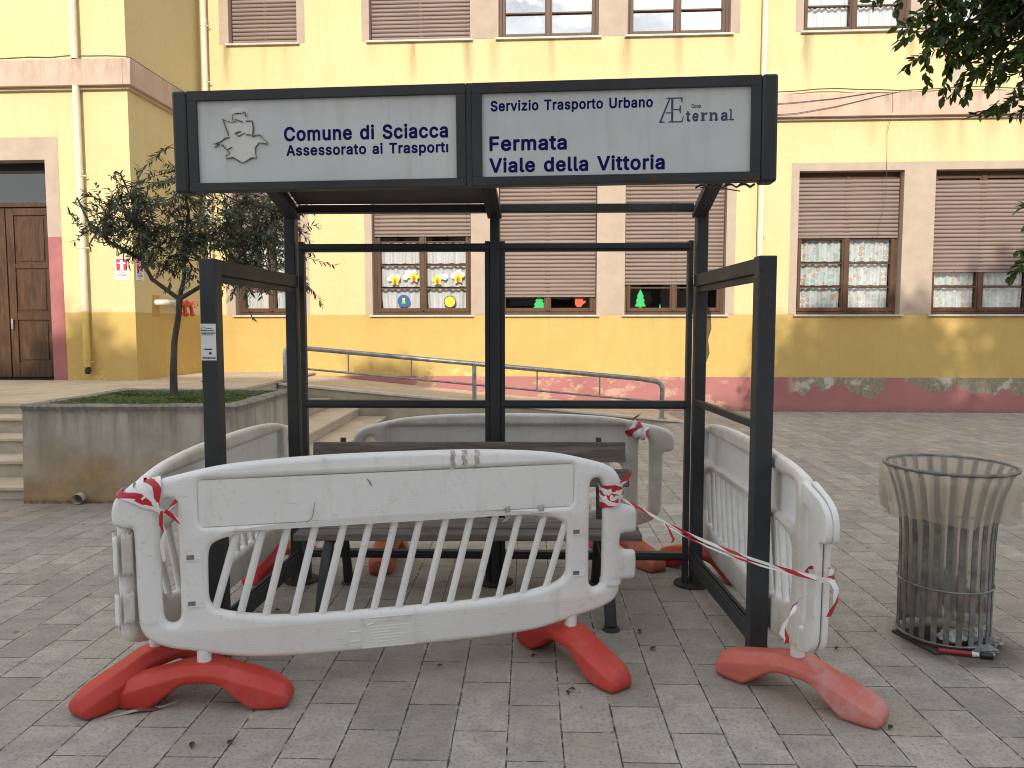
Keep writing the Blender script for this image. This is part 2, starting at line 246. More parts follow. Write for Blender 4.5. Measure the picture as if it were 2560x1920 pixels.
def mat_wall():
    t = NT('painted_plaster'); p = t.pos(); x, y, z = t.sep(p)
    s = t.math('ADD', t.math('MULTIPLY', t.math('SUBTRACT', x, FO.x), FE.x), t.math('MULTIPLY', t.math('SUBTRACT', y, FO.y), FE.y))
    big = t.noise(p, .9, 6, .6); fine = t.noise(p, 14, 5, .65)
    ver = t.noise(t.map(p, (5, 5, .35)), 1.6, 6, .6)
    wob = t.math('MULTIPLY', t.math('SUBTRACT', t.noise(p, 2.2, 3), .5), .03)
    light = t.mix(t.mr(big, .3, .7), (.62, .51, .265), (.665, .565, .325))
    light = t.mix(t.mr(t.noise(p, .45, 5, .6), .45, .65, 0, .35), light, (.59, .47, .25)); light = t.mix(t.mr(ver, .52, .78, 0, .28), light, (.55, .42, .21))
    deep = t.mix(t.mr(big, .3, .7), (.51, .35, .115), (.565, .40, .145))
    deep = t.mix(t.mr(ver, .5, .75, 0, .4), deep, (.46, .315, .11))
    pink = t.mix(t.mr(big, .35, .65), (.33, .13, .13), (.40, .17, .165))
    # bare render where the pink skirting has flaked off: below the band on the right
    hn = t.noise(t.comb(t.math('MULTIPLY', s, 1.15), 3.1, 0.), 1.3, 3, .6)
    hn2 = t.noise(p, 9, 4, .6)
    lim = t.math('ADD', t.mr(hn, .40, .66, .26, .60), t.math('MULTIPLY', t.math('SUBTRACT', hn2, .5), .10))
    gap = t.math('MULTIPLY', t.mr(s, 1.93, 2.0, 1, 0), 1.0)
    gap = t.math('MAXIMUM', gap, t.mr(s, 2.26, 2.32))
    bare = t.math('MULTIPLY', t.math('MULTIPLY', t.mr(t.math('SUBTRACT', z, lim), 0, .012), t.mr(s, .2, .45)), gap)
    render_c = t.mix(t.mr(t.noise(p, 22, 5, .7), .35, .65), (.19, .16, .115), (.33, .285, .215))
    render_c = t.mix(t.mr(t.noise(p, 3.3, 3, .6), .55, .62), render_c, (.46, .43, .38))
    pink = t.mix(bare, pink, render_c)
    # pale flaking along the ramp
    fl = t.math('MULTIPLY', t.mr(t.noise(t.map(p, (1, 1, 1.6)), 2.4, 7, .68), .53, .60), t.mr(s, -.6, -1.0))
    pink = t.mix(t.math('MULTIPLY', fl, .55), pink, (.58, .42, .28))
    fl2 = t.math('MULTIPLY', t.mr(t.noise(p, 5, 7, .7), .55, .6), t.mr(z, .95, .62))
    deep = t.mix(t.math('MULTIPLY', fl2, t.mr(s, -.8, -1.5, 0, .8)), deep, (.74, .58, .26))
    zz = t.math('ADD', z, t.math('MULTIPLY', wob, .25))
    onblock = t.mr(s, -10.4, -10.45)
    c = t.mix(t.math('MAXIMUM', t.mr(zz, .622, .628), onblock), pink, deep)
    c = t.mix(t.mr(zz, 1.755, 1.762), c, light)
    # rain streaks under the upper sills and the string course
    sw = t.math('ADD', s, t.math('MULTIPLY', t.math('SUBTRACT', t.noise(t.map(p, (6, 6, 1.5)), 1.5, 4), .5), .12))
    grain = t.mr(t.noise(t.map(p, (30, 30, 3)), 1.0, 4, .7), .25, .75, .45, 1)
    for s0, zt, ln, wd, k, colr in ((-10.0, 6.67, 1.0, .13, .75, (.20, .13, .07)), (-8.9, 6.66, .9, .16, .35, (.52, .30, .10)), (-9.3, 6.66, .95, .1, .35, (.5, .28, .1)),
                              (-6.55, 6.66, 1.0, .10, .7, (.24, .15, .07)), (-5.55, 6.66, 1.1, .13, .8, (.22, .15, .09)), (-5.08, 6.66, 1.0, .16, .6, (.38, .23, .10)),
                              (-4.05, 6.66, 1.0, .10, .6, (.32, .21, .10)), (-2.72, 6.66, .95, .16, .75, (.22, .17, .11)), (-1.8, 6.66, .95, .12, .55, (.28, .2, .11)),
                              (-.9, 6.66, .8, .15, .5, (.42, .26, .12)), (.42, 6.65, 1.15, .14, .8, (.20, .15, .09)), (2.2, 6.65, 1.0, .13, .7, (.33, .2, .09)),
                              (2.75, 6.65, .9, .2, .45, (.42, .26, .12)), (-7.3, 6.66, .7, .2, .3, (.5, .3, .12)), (1.3, 6.65, .5, .15, .3, (.5, .32, .14)),
                              (1.6, 5.2, .7, .14, .4, (.42, .26, .14)), (2.75, 5.2, .95, .22, .5, (.40, .25, .13)), (3.1, 5.2, .8, .12, .5, (.36, .23, .12)), (3.6, 5.2, .75, .25, .45, (.42, .27, .14)), (4.1, 5.2, .8, .14, .5, (.40, .25, .13)),
                              (-2.2, 1.74, .4, .12, .35, (.34, .22, .10)), (-11.0, 8.2, 2.2, .3, .3, (.5, .36, .2)), (-12.3, 8.4, 2.4, .35, .28, (.5, .36, .2))):
        a = t.mr(t.math('ABSOLUTE', t.math('SUBTRACT', sw, s0)), 0, wd, 1, 0, True)
        q = t.math('MULTIPLY', t.mr(z, zt - ln, zt - .05, 0, 1, True), t.mr(z, zt, zt + .01, 1, 0))
        c = t.mix(t.math('MULTIPLY', t.math('MULTIPLY', a, q), t.math('MULTIPLY', grain, k)), c, colr)
    sx_ = t.math('DIVIDE', t.math('SUBTRACT', s, t.math('ADD', 2.99, t.math('MULTIPLY', t.math('SUBTRACT', t.noise(p, 4, 2), .5), .5))), .12)
    sz_ = t.math('DIVIDE', t.math('SUBTRACT', z, 6.02), .46)
    scar = t.math('LESS_THAN', t.math('ADD', t.math('POWER', sx_, 2), t.math('POWER', sz_, 2)), t.math('ADD', .55, t.math('MULTIPLY', t.math('SUBTRACT', t.noise(p, 7, 3), .5), 1.8)))
    c = t.mix(scar, c, (.42, .39, .32))
    c = t.mix(t.mr(fine, .3, .7, .12, 0), c, (.3, .2, .08))
    c = t.mix(t.math('MULTIPLY', t.mr(z, .12, 0), t.mr(fine, .3, .6)), c, (.2, .13, .1))
    t.bump(t.math('ADD', t.math('MULTIPLY', fine, .6), t.noise(p, 60, 3)), .006, .45)
    return t.fin(c, .92, 0, .2)

def mat_paving():
    t = NT('stone_paving'); p = t.pos(); x, y, z = t.sep(p); a = math.atan(42 / 1880)
    xr = t.math('ADD', t.math('SUBTRACT', t.math('MULTIPLY', x, math.cos(a)), t.math('MULTIPLY', y, math.sin(a))), .076)
    yr = t.math('ADD', t.math('ADD', t.math('MULTIPLY', y, math.cos(a)), t.math('MULTIPLY', x, math.sin(a))), .01)
    jit = t.math('MULTIPLY', t.math('SUBTRACT', t.noise(p, 7, 3), .5), .007)
    v = t.comb(t.math('ADD', yr, jit), t.math('ADD', xr, jit), 0.)
    def brick(ms, c1, c2, mo, smooth=.2):
        b = t.new('ShaderNodeTexBrick', offset=.5, offset_frequency=2); t.put(b.inputs['Vector'], v)
        b.inputs['Scale'].default_value = 1; b.inputs['Mortar Size'].default_value = ms; b.inputs['Mortar Smooth'].default_value = smooth
        b.inputs['Brick Width'].default_value = .388; b.inputs['Row Height'].default_value = .2007; b.inputs['Bias'].default_value = 0
        t.put(b.inputs['Color1'], c1); t.put(b.inputs['Color2'], c2); t.put(b.inputs['Mortar'], mo); return b
    b1 = brick(.0026, (0, 0, 0), (1, 1, 1), (.5, .5, .5)); b2 = brick(.011, (0, 0, 0), (1, 1, 1), (0, 0, 0), 1)
    n1 = t.noise(p, 1.1, 6, .6); n2 = t.noise(p, 6, 7, .68, .4); n3 = t.noise(p, 70, 4, .7)
    st = t.noise(t.map(p, (1, 3.0, 1), rot=(0, 0, .35)), 8, 6, .7, .6)
    c = t.mix(b1.outputs[0], (.325, .294, .252), (.475, .432, .372))
    c = t.mix(t.mr(n2, .35, .65, 0, .6), c, (.20, .19, .175))
    c = t.mix(t.mr(st, .55, .75, 0, .45), c, (.50, .465, .42))
    c = t.mix(t.mr(n1, .5, .68, 0, .55), c, (.36, .285, .22))
    c = t.mix(t.mr(n3, .50, .68, 0, .7), c, (.13, .125, .115))
    # dark grubby patch at the litter bin; stains plus painted-in shade under the shelter
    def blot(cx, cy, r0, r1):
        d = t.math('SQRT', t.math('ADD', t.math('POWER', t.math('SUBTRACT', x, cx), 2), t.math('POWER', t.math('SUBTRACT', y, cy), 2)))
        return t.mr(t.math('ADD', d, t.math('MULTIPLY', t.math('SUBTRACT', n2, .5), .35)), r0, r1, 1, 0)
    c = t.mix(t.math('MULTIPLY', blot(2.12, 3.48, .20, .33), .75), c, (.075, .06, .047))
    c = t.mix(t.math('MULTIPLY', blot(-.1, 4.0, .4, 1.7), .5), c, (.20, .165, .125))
    c = t.mix(t.math('MULTIPLY', blot(-4.0, 6.4, .2, 1.0), .45), c, (.20, .12, .07))
    # chewing gum and drip spots
    vo = t.new('ShaderNodeTexVoronoi'); t.put(vo.inputs['Vector'], t.math('MULTIPLY', 1, 1) if False else p); vo.inputs['Scale'].default_value = 3.4
    sel = t.math('GREATER_THAN', t.sep(vo.outputs['Color'])[0], .55)
    sp = t.math('MULTIPLY', t.mr(t.math('ADD', vo.outputs['Distance'], t.math('MULTIPLY', t.math('SUBTRACT', n3, .5), .05)), .045, .06, 1, 0), sel)
    c = t.mix(t.math('MULTIPLY', sp, .75), c, (.09, .085, .08))
    vo2 = t.new('ShaderNodeTexVoronoi'); t.put(vo2.inputs['Vector'], p); vo2.inputs['Scale'].default_value = 9
    sel2 = t.math('GREATER_THAN', t.sep(vo2.outputs['Color'])[1], .6)
    c = t.mix(t.math('MULTIPLY', t.mr(vo2.outputs['Distance'], .05, .08, .7, 0), sel2), c, (.13, .12, .11))
    edge = t.math('SUBTRACT', b2.outputs['Fac'], 0.)
    c = t.mix(t.math('MULTIPLY', edge, t.mr(n2, .4, .6, .1, .4)), c, (.16, .15, .135))
    fr = t.math('ABSOLUTE', t.math('SUBTRACT', t.math('FRACT', t.math('ADD', t.math('DIVIDE', t.math('ADD', xr, jit), .2007), .5)), .5))
    n4 = t.noise(p, 17, 5, .75); wid = t.mr(n4, .35, .65, .006, .024)
    run = t.math('LESS_THAN', fr, wid)
    halo = t.math('MULTIPLY', t.mr(fr, .03, .085, 1, 0), t.mr(t.noise(p, 5, 5, .7), .48, .62))
    c = t.mix(t.math('MULTIPLY', halo, .45), c, (.50, .47, .42))
    mort = t.mix(t.mr(t.noise(p, 19, 5, .75), .50, .64), (.050, .045, .039), (.40, .37, .33))
    c = t.mix(t.math('MAXIMUM', b1.outputs['Fac'], run), c, mort)
    h = t.math('ADD', t.math('MULTIPLY', t.math('SUBTRACT', 1, b1.outputs['Fac']), .6), t.math('ADD', t.math('MULTIPLY', n3, .18), t.math('ADD', t.math('MULTIPLY', n2, .3), t.math('MULTIPLY', t.sep(b1.outputs[0])[0], .35))))
    t.bump(h, .005, .7)
    return t.fin(c, t.mr(n2, .3, .7, .62, .9), 0, .35)

def mat_stone(name, c1, c2, stain=None, sc=3.0):
    t = NT(name); p = t.pos(); n = t.noise(p, sc, 7, .65, .4); f = t.noise(t.map(p, (1, 1, 4)), 9, 5, .65)
    c = t.mix(t.mr(n, .3, .7), c1, c2); c = t.mix(t.mr(f, .5, .75, 0, .5), c, tuple(a * .62 for a in c1))
    if stain: c = t.mix(t.mr(t.noise(p, 1.7, 5), .5, .7, 0, .6), c, stain)
    t.bump(t.noise(p, 45, 4), .004, .5); return t.fin(c, .82)
def mat_planter():
    t = NT('weathered_concrete'); p = t.pos(); x, y, z = t.sep(p)
    n = t.noise(p, 2.0, 7, .65, .3); f = t.noise(p, 24, 5, .7); ver = t.noise(t.map(p, (7, 7, .7)), 1.2, 5, .65)
    c = t.mix(t.mr(n, .3, .7), (.30, .275, .22), (.46, .43, .36))
    c = t.mix(t.mr(ver, .5, .72, 0, .5), c, (.20, .185, .15))
    ochre = t.math('MULTIPLY', t.mr(t.math('ADD', z, t.math('MULTIPLY', t.math('SUBTRACT', n, .5), .7)), .52, .10, 0, 1, True), .72)
    c = t.mix(ochre, c, t.mix(t.mr(t.noise(p, 5, 5, .7), .4, .65), (.25, .155, .065), (.42, .235, .075)))
    rim = t.mr(t.math('ADD', z, t.math('MULTIPLY', t.math('SUBTRACT', f, .5), .09)), .765, .79)
    c = t.mix(t.math('MULTIPLY', rim, .75), c, t.mix(t.mr(f, .4, .6), (.13, .12, .10), (.30, .28, .235)))
    drip = t.math('MULTIPLY', t.mr(ver, .46, .62), t.mr(z, .45, .8))
    c = t.mix(t.math('MULTIPLY', drip, .55), c, (.14, .135, .12))
    c = t.mix(t.math('MULTIPLY', t.mr(z, .06, 0), t.mr(f, .3, .6)), c, (.07, .06, .045))
    t.bump(t.math('ADD', f, t.math('MULTIPLY', n, 1.5)), .008, .5); return t.fin(c, .93, 0, .2)
def mat_shelter():
    t = NT('painted_shelter_steel'); p = t.pos(); n = t.noise(p, 3, 6, .65); f = t.noise(p, 26, 5, .7)
    c = t.mix(t.mr(n, .3, .7), (.023, .0265, .0295), (.040, .045, .049))
    c = t.mix(t.mr(f, .62, .72, 0, .6), c, (.016, .013, .011))
    rust = t.math('MULTIPLY', t.mr(t.noise(p, 5.5, 7, .72, .5), .585, .66), t.mr(f, .35, .55))
    c = t.mix(rust, c, (.075, .032, .015))
    sc_ = t.math('MULTIPLY', t.mr(t.noise(t.map(p, (9, 9, 2)), 3, 6, .7), .68, .74), .5)
    c = t.mix(sc_, c, (.12, .13, .135))
    t.bump(t.math('ADD', f, rust), .0015, .5); return t.fin(c, t.mr(n, .3, .7, .42, .65), 0, .35)
def mat_panel():
    t = NT('sign_panel_white'); p = t.pos(); x, y, z = t.sep(p)
    ver = t.noise(t.map(p, (14, 14, 1.2)), 1.5, 6, .65); n = t.noise(p, 3, 5)
    c = t.mix(t.mr(n, .3, .7), (.50, .525, .525), (.60, .62, .615))
    c = t.mix(t.mr(ver, .52, .75, 0, .38), c, (.36, .37, .355))
    c = t.mix(t.math('MULTIPLY', t.mr(z, 2.36, 2.46), t.mr(ver, .35, .6, .1, .4)), c, (.40, .38, .34))
    return t.fin(c, .35, 0, .4)
def mat_plastic():
    t = NT('white_barrier_plastic'); p = t.obj(); n = t.noise(p, 2.5, 6, .6); f = t.noise(p, 20, 5, .7)
    ln = t.new('ShaderNodeTexWave', wave_type='BANDS', bands_direction='Z'); t.put(ln.inputs['Vector'], p); ln.inputs['Scale'].default_value = 26; ln.inputs['Distortion'].default_value = 1.6; ln.inputs['Detail'].default_value = 3; ln.inputs['Detail Scale'].default_value = 3
    c = t.mix(t.mr(n, .3, .7), (.715, .71, .69), (.795, .79, .775))
    c = t.mix(t.mr(f, .58, .75, 0, .42), c, (.38, .36, .31)); c = t.mix(t.math('MULTIPLY', t.mr(t.noise(t.map(p, (5, 5, 1.2)), 2.4, 6, .7), .54, .74), .35), c, (.46, .43, .37))
    x, y, z = t.sep(p)
    scuff = t.math('MULTIPLY', t.mr(t.noise(t.map(p, (3, 3, 14)), 4, 6, .75), .63, .70), .5)
    c = t.mix(scuff, c, (.30, .27, .22))
    # patchy brown tint towards the back face
    rec = t.math('MULTIPLY', t.mr(y, .004, .02), t.mr(t.noise(p, 4, 5, .7), .35, .65, .15, .65))
    c = t.mix(rec, c, (.40, .34, .22))
    t.bump(t.math('ADD', t.math('MULTIPLY', ln.outputs[0], .30), t.math('MULTIPLY', f, .5)), .0012, .5)
    return t.fin(c, t.mr(n, .3, .7, .38, .52), 0, .45)
def mat_red(name, c1, c2, fade):
    t = NT(name); p = t.obj(); x, y, z = t.sep(p); n = t.noise(p, 5, 6, .65); f = t.noise(p, 34, 5, .7)
    c = t.mix(t.mr(n, .3, .7), c1, c2)
    c = t.mix(t.math('MULTIPLY', t.mr(t.noise(p, 3.2, 5, .7), .48, .6), fade), c, (.55, .30, .29))
    c = t.mix(t.mr(f, .62, .74, 0, .45), c, (.20, .03, .02))
    c = t.mix(t.math('MULTIPLY', t.mr(z, .03, 0), .6), c, (.16, .05, .035))
    t.bump(f, .002, .4); return t.fin(c, .48, 0, .4)
def mat_wood(name, dark, lite, axis_scale, rough=.7):
    t = NT(name); p = t.obj(); g = t.noise(t.map(p, axis_scale), 3, 8, .7, 1.2); b = t.noise(p, 1.6, 4)
    c = t.mix(t.mr(g, .32, .68), dark, lite); c = t.mix(t.mr(b, .5, .75, 0, .5), c, tuple(a * .55 for a in dark))
    t.bump(g, .003, .7); return t.fin(c, rough, 0, .3)
def mat_tape(name='red_white_tape', wc=None, rc=None):
    t = NT(name); u, v, _ = t.sep(t.uv())
    q = t.math('FRACT', t.math('ADD', t.math('MULTIPLY', u, 4.2), t.math('MULTIPLY', v, .25)))
    c = t.mix(t.mr(q, .60, .62), wc or (.78, .77, .76), rc or (.47, .018, .03)); t.fin(c, .4, 0, .5)
    t.b.inputs['Subsurface Weight'].default_value = 0
    return t.m
def mat_glass(name, refl, tint=(1, 1, 1), rough=.01):
    t = NT(name); tr = t.new('ShaderNodeBsdfTransparent'); tr.inputs[0].default_value = (*tint, 1)
    gl = t.new('ShaderNodeBsdfGlossy'); gl.inputs['Roughness'].default_value = rough
    nb = t.new('ShaderNodeBump'); nb.inputs['Distance'].default_value = .01; nb.inputs['Strength'].default_value = .15
    t.put(nb.inputs['Height'], t.noise(t.pos(), 2.0, 2)); t.l.new(nb.outputs[0], gl.inputs['Normal'])
    mxs = t.new('ShaderNodeMixShader'); mxs.inputs[0].default_value = refl
    t.l.new(tr.outputs[0], mxs.inputs[1]); t.l.new(gl.outputs[0], mxs.inputs[2]); t.l.new(mxs.outputs[0], t.out.inputs[0]); t.n.remove(t.b); return t.m
def mat_sheer(name, col, alpha, ring=False):
    t = NT(name); p = t.pos()
    c = col
    if ring:
        q = t.map(p, (1, 1, 1)); vo = t.new('ShaderNodeTexVoronoi'); t.put(vo.inputs['Vector'], q); vo.inputs['Scale'].default_value = 11; vo.inputs['Randomness'].default_value = .7
        d = vo.outputs['Distance']; rg = t.math('MULTIPLY', t.mr(d, .18, .23), t.mr(d, .42, .47, 1, 0))
        r0, g0, b0 = t.sep(vo.outputs['Color'])
        rc = t.mix(t.math('GREATER_THAN', r0, .62), t.mix(t.math('GREATER_THAN', g0, .5), (.30, .44, .46), (.46, .38, .42)), (.46, .25, .16))
        c = t.mix(t.math('MULTIPLY', rg, .9), col, rc)
    fold = t.noise(t.map(p, (14, 14, .6)), 1, 3); c = t.mix(t.mr(fold, .35, .65, 0, .35), c, tuple(a * .6 for a in col))
    t.fin(c, .9, 0, .1); t.b.inputs['Alpha'].default_value = alpha; return t.m
def mat_leaf(name, c1, c2, rough=.45, trans=.25, sc=2.5):
    t = NT(name); oi = t.new('ShaderNodeNewGeometry'); rnd = oi.outputs['Random Per Island']
    c = t.mix(rnd, c1, c2); t.fin(c, rough, 0, .4)
    tl = t.new('ShaderNodeBsdfTranslucent'); t.put(tl.inputs[0], t.mix(.5, c, (.16, .22, .03)))
    ms = t.new('ShaderNodeMixShader'); ms.inputs[0].default_value = trans
    t.l.new(t.b.outputs[0], ms.inputs[1]); t.l.new(tl.outputs[0], ms.inputs[2]); t.l.new(ms.outputs[0], t.out.inputs[0]); return t.m
def mat_bag():
    t = NT('translucent_bin_liner'); p = t.obj(); n = t.noise(t.map(p, (3, 3, 1)), 4, 5, .6, .6)
    t.fin(t.mix(t.mr(n, .35, .65), (.62, .56, .45), (.74, .68, .57)), .22, 0, .6)
    t.bump(n, .02, .6)
    tl = t.new('ShaderNodeBsdfTranslucent'); tl.inputs[0].default_value = (.62, .53, .40, 1)
    a = t.new('ShaderNodeMixShader'); a.inputs[0].default_value = .45; t.l.new(t.b.outputs[0], a.inputs[1]); t.l.new(tl.outputs[0], a.inputs[2])
    tr = t.new('ShaderNodeBsdfTransparent'); b = t.new('ShaderNodeMixShader'); b.inputs[0].default_value = .44
    t.l.new(tr.outputs[0], b.inputs[1]); t.l.new(a.outputs[0], b.inputs[2]); t.l.new(b.outputs[0], t.out.inputs[0]); return t.m

M = dict(
    wall=mat_wall(), paving=mat_paving(), planter=mat_planter(), shelter=mat_shelter(), panel=mat_panel(), plastic=mat_plastic(),
    travertine=mat_stone('travertine_slabs', (.46, .37, .26), (.58, .49, .37), (.36, .28, .19)),
    riser=mat_stone('stone_riser', (.40, .35, .28), (.50, .45, .38), (.27, .23, .17)),
    render=mat_stone('rough_render', (.30, .26, .18), (.42, .37, .27), (.22, .18, .11)),
    surround=simple('pink_beige_paint', (.43, .34, .27), .9, 0, .07, 3, .003, .2),
    rose=simple('dark_rose_paint', (.36, .14, .14), .9, 0, .1, 3, .003, .2),
    cornice=None, sill=simple('pale_marble', (.55, .50, .43), .5, 0, .12, 8),
    shutter=simple('brown_pink_shutter', (.235, .172, .146), .55, 0, .10, 3, 0, .35, (.4, .4, 6)),
    frame=mat_wood('brown_window_wood', (.070, .034, .018), (.115, .058, .03), (9, 9, 1), .5),
    door=mat_wood('dark_door_wood', (.030, .014, .008), (.105, .050, .022), (7, 7, .8), .45),
    pipe=simple('cream_drainpipe', (.68, .62, .46), .6, 0, .07, 3), pipelow=simple('yellow_painted_pipe', (.58, .41, .12), .7, 0, .1, 3),
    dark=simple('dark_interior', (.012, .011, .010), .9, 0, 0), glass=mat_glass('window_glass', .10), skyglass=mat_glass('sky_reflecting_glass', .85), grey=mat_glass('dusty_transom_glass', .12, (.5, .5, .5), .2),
    sheer=mat_sheer('sheer_white_curtain', (.72, .74, .74), .80), white=mat_sheer('white_curtain', (.66, .67, .68), .97), rings=mat_sheer('ring_print_curtain', (.52, .57, .55), 1, True),
    steel=simple('worn_galvanised_tube', (.30, .30, .29), .42, .55, .25, 9, .001), zinc=simple('grey_bin_steel', (.20, .205, .195), .5, .45, .3, 14, .002),
    red=mat_red('red_barrier_foot', (.43, .032, .022), (.53, .048, .032), .10), faded=mat_red('faded_red_foot', (.50, .11, .085), (.58, .17, .135), .7), orange=mat_red('orange_brown_foot', (.42, .09, .04), (.52, .14, .07), .2),
    bench=mat_wood('weathered_slat_wood', (.085, .072, .063), (.235, .21, .19), (.8, 9, 9), .85), iron=simple('dark_cast_iron', (.032, .034, .038), .5, .2, .2, 8, .001),
    oldtape=simple('yellowed_adhesive_tape', (.50, .46, .38), .35, 0, .35, 50), tape=mat_tape(), dirtytape=mat_tape('dirty_tape', (.34, .31, .29), (.16, .05, .05)), navy=simple('navy_lettering', (.008, .009, .10), .8, 0, .1, 9, 0, .1), faintnavy=simple('faded_navy_lettering', (.055, .055, .13), .5, 0, .3, 30), blacktxt=simple('black_print', (.02, .02, .022), .6, 0, 0),
    paper=simple('white_paper', (.68, .70, .70), .6, 0, .05, 8), crest=simple('torn_white_film', (.61, .62, .60), .5, 0, .05, 8), crested=simple('curled_film_edge', (.13, .11, .085), .7, 0, .4, 14),
    roof=simple('grimy_roof_sheet', (.085, .08, .068), .6, 0, .25, 2.5), bark=simple('grey_brown_bark', (.095, .082, .066), .9, 0, .3, 14, .006, .2, (1, 1, .4)),
    olive=mat_leaf('olive_leaf', (.03, .043, .024), (.15, .17, .125), .5, .15), ficus=mat_leaf('glossy_ficus_leaf', (.012, .030, .009), (.058, .105, .028), .25, .28), grass=mat_leaf('clover_green', (.035, .10, .010), (.10, .21, .025), .5, .2),
    deadleaf=simple('dry_brown_leaf', (.060, .047, .025), .8, 0, .3, 30), soil=simple('dark_soil', (.05, .038, .026), .95, 0, .3, 20, .01), bag=mat_bag(), cable=simple('grey_cable', (.10, .095, .085), .7, 0, .2, 20), yellowp=simple('yellow_card', (.80, .60, .03), .7, 0, 0), redp=simple('red_card', (.62, .09, .045), .7, 0, 0),
    bluep=simple('blue_card', (.022, .085, .27), .7, 0, 0), greenp=simple('green_card', (.03, .42, .11), .7, 0, 0), cloudp=simple('white_card', (.70, .70, .74), .7, 0, 0), navyp=simple('dark_blue_card', (.03, .045, .10), .7, 0, 0),
    signred=simple('red_sign_print', (.62, .03, .07), .5, 0, 0), valve=simple('red_valve_paint', (.50, .045, .025), .45, 0, .2, 14), lag=simple('grey_pipe_wrap', (.42, .45, .44), .7, 0, .15, 12), rust=simple('rusty_plate', (.045, .034, .028), .85, 0, .4, 16, .003),
    brick=simple('plain_ochre_render', (.40, .33, .24), .9, 0, .1, 1.5), tin=simple('red_white_tin', (.30, .035, .04), .4, .2, .1, 6), blackp=simple('black_plastic', (.02, .02, .02), .4, 0, .1, 6), greyp=simple('grey_film_plastic', (.22, .22, .215), .4, 0, .3, 12), greentxt=simple('green_print', (.06, .22, .14), .6, 0, 0))
def mat_cornice():
    t = NT('string_course_paint'); p = t.pos(); ver = t.noise(t.map(p, (5, 5, .9)), 1.1, 7, .68); n = t.noise(p, 3, 6); x, y, z = t.sep(p)
    c = t.mix(t.mr(n, .3, .7), (.47, .345, .27), (.56, .43, .34))
    c = t.mix(t.math('MULTIPLY', t.mr(ver, .45, .68), t.mr(z, 5.2, 5.55, .12, .6)), c, (.20, .155, .12))
    t.bump(t.noise(p, 30, 4), .004, .5); return t.fin(c, .92, 0, .2)
M['cornice'] = mat_cornice()

# ------------------------------------------------------------------ ground
mb = MB(); mb.quad((-150, -150, 0), (150, -150, 0), (150, 150, 0), (-150, 150, 0))
tag(mb.build('paving', M['paving'], smooth=0), kind='structure')

# ------------------------------------------------------------------ school building
TZ = .69                                   # terrace level
bld = thing('school_building', 'yellow school building with pink window surrounds and roller shutters', 'building', FC(-4, 0, 0))
GZ0, GZ1, UZ0, UZ1, TOP = 1.757, 4.29, 6.69, 9.2, 10.6
WS = [(-9.947, -8.678), (-7.347, -5.511), (-5.001, -3.214), (-2.707, -.904), (.352, 2.167), (2.706, 4.52)]
S0, S1 = -10.53, 14.0
BL = 2.38                                  # the entrance block stands this far in front
def grid_wall(mb, s0, s1, z0, z1, openings, d=0.0, rev=.2):
    ss = sorted({s0, s1, *[a for o in openings for a in o[:2]]}); zs = sorted({z0, z1, *[a for o in openings for a in o[2:]]})
    for i in range(len(ss) - 1):
        for j in range(len(zs) - 1):
            m, n = (ss[i] + ss[i + 1]) / 2, (zs[j] + zs[j + 1]) / 2
            if any(o[0] < m < o[1] and o[2] < n < o[3] for o in openings): continue
            mb.quad((ss[i], d, zs[j]), (ss[i + 1], d, zs[j]), (ss[i + 1], d, zs[j + 1]), (ss[i], d, zs[j + 1]))
openings = [(a, b, GZ0, GZ1) for a, b in WS] + [(a, b, UZ0, UZ1) for a, b in WS]
mb = MB(FC); grid_wall(mb, S0, S1, -.02, TOP, openings)
mb.quad((S0, 0, TOP), (S1, 0, TOP), (S1, -8, TOP), (S0, -8, TOP)); mb.quad((S1, 0, 0), (S1, -8, 0), (S1, -8, TOP), (S1, 0, TOP))
mb.build('wall', M['wall'], bld, 0)
DO = (-14.2, -11.895, TZ, 4.12)
mb = MB(FC); grid_wall(mb, -18, S0, -.02, TOP, [DO], BL)
mb.quad((S0, BL, 0), (S0, 0, 0), (S0, 0, TOP), (S0, BL, TOP)); mb.quad((-18, BL, TOP), (S0, BL, TOP), (S0, -8, TOP), (-18, -8, TOP)); mb.quad((-18, BL, 0), (-18, -8, 0), (-18, -8, TOP), (-18, BL, TOP))
mb.build('entrance_wall', M['wall'], bld, 0)
# string course
mb = MB(FC); P = .12
for z0, z1, p in ((5.20, 5.59, P), (5.155, 5.20, P * .45)):
    mb.box((S0 + P, 0, z0), (S1, p, z1)); mb.box((S0, 0, z0), (S0 + p, BL + p, z1)); mb.box((-18, BL, z0), (S0, BL + p, z1))
mb.build('string_course', M['cornice'], bld, 30, .008)

def surround(sa, sb, za, zb, holes, d=0.0, mat='surround'):
    mb = MB(FC); ss = sorted({sa, sb, *[h for o in holes for h in o[:2]]}); zs = sorted({za, zb, *[h for o in holes for h in o[2:] if h > za]})
    for i in range(len(ss) - 1):
        for j in range(len(zs) - 1):
            m, n = (ss[i] + ss[i + 1]) / 2, (zs[j] + zs[j + 1]) / 2
            if any(o[0] < m < o[1] and o[2] < n < o[3] for o in holes): continue
            if zs[j + 1] - zs[j] < 1e-4: continue
            mb.quad((ss[i], d + .004, zs[j]), (ss[i + 1], d + .004, zs[j]), (ss[i + 1], d + .004, zs[j + 1]), (ss[i], d + .004, zs[j + 1]))
    for a, b, c, e in holes:      # painted reveals
        for q in (((a, d + .004, c), (a, d - .29, c), (a, d - .29, e), (a, d + .004, e)), ((b, d + .004, c), (b, d - .29, c), (b, d - .29, e), (b, d + .004, e)), ((a, d + .004, e), (b, d + .004, e), (b, d - .29, e), (a, d - .29, e)), ((a, d + .004, c), (b, d + .004, c), (b, d - .29, c), (a, d - .29, c))): mb.quad(*q)
    return mb.build('window_surround', M[mat], bld, 0)
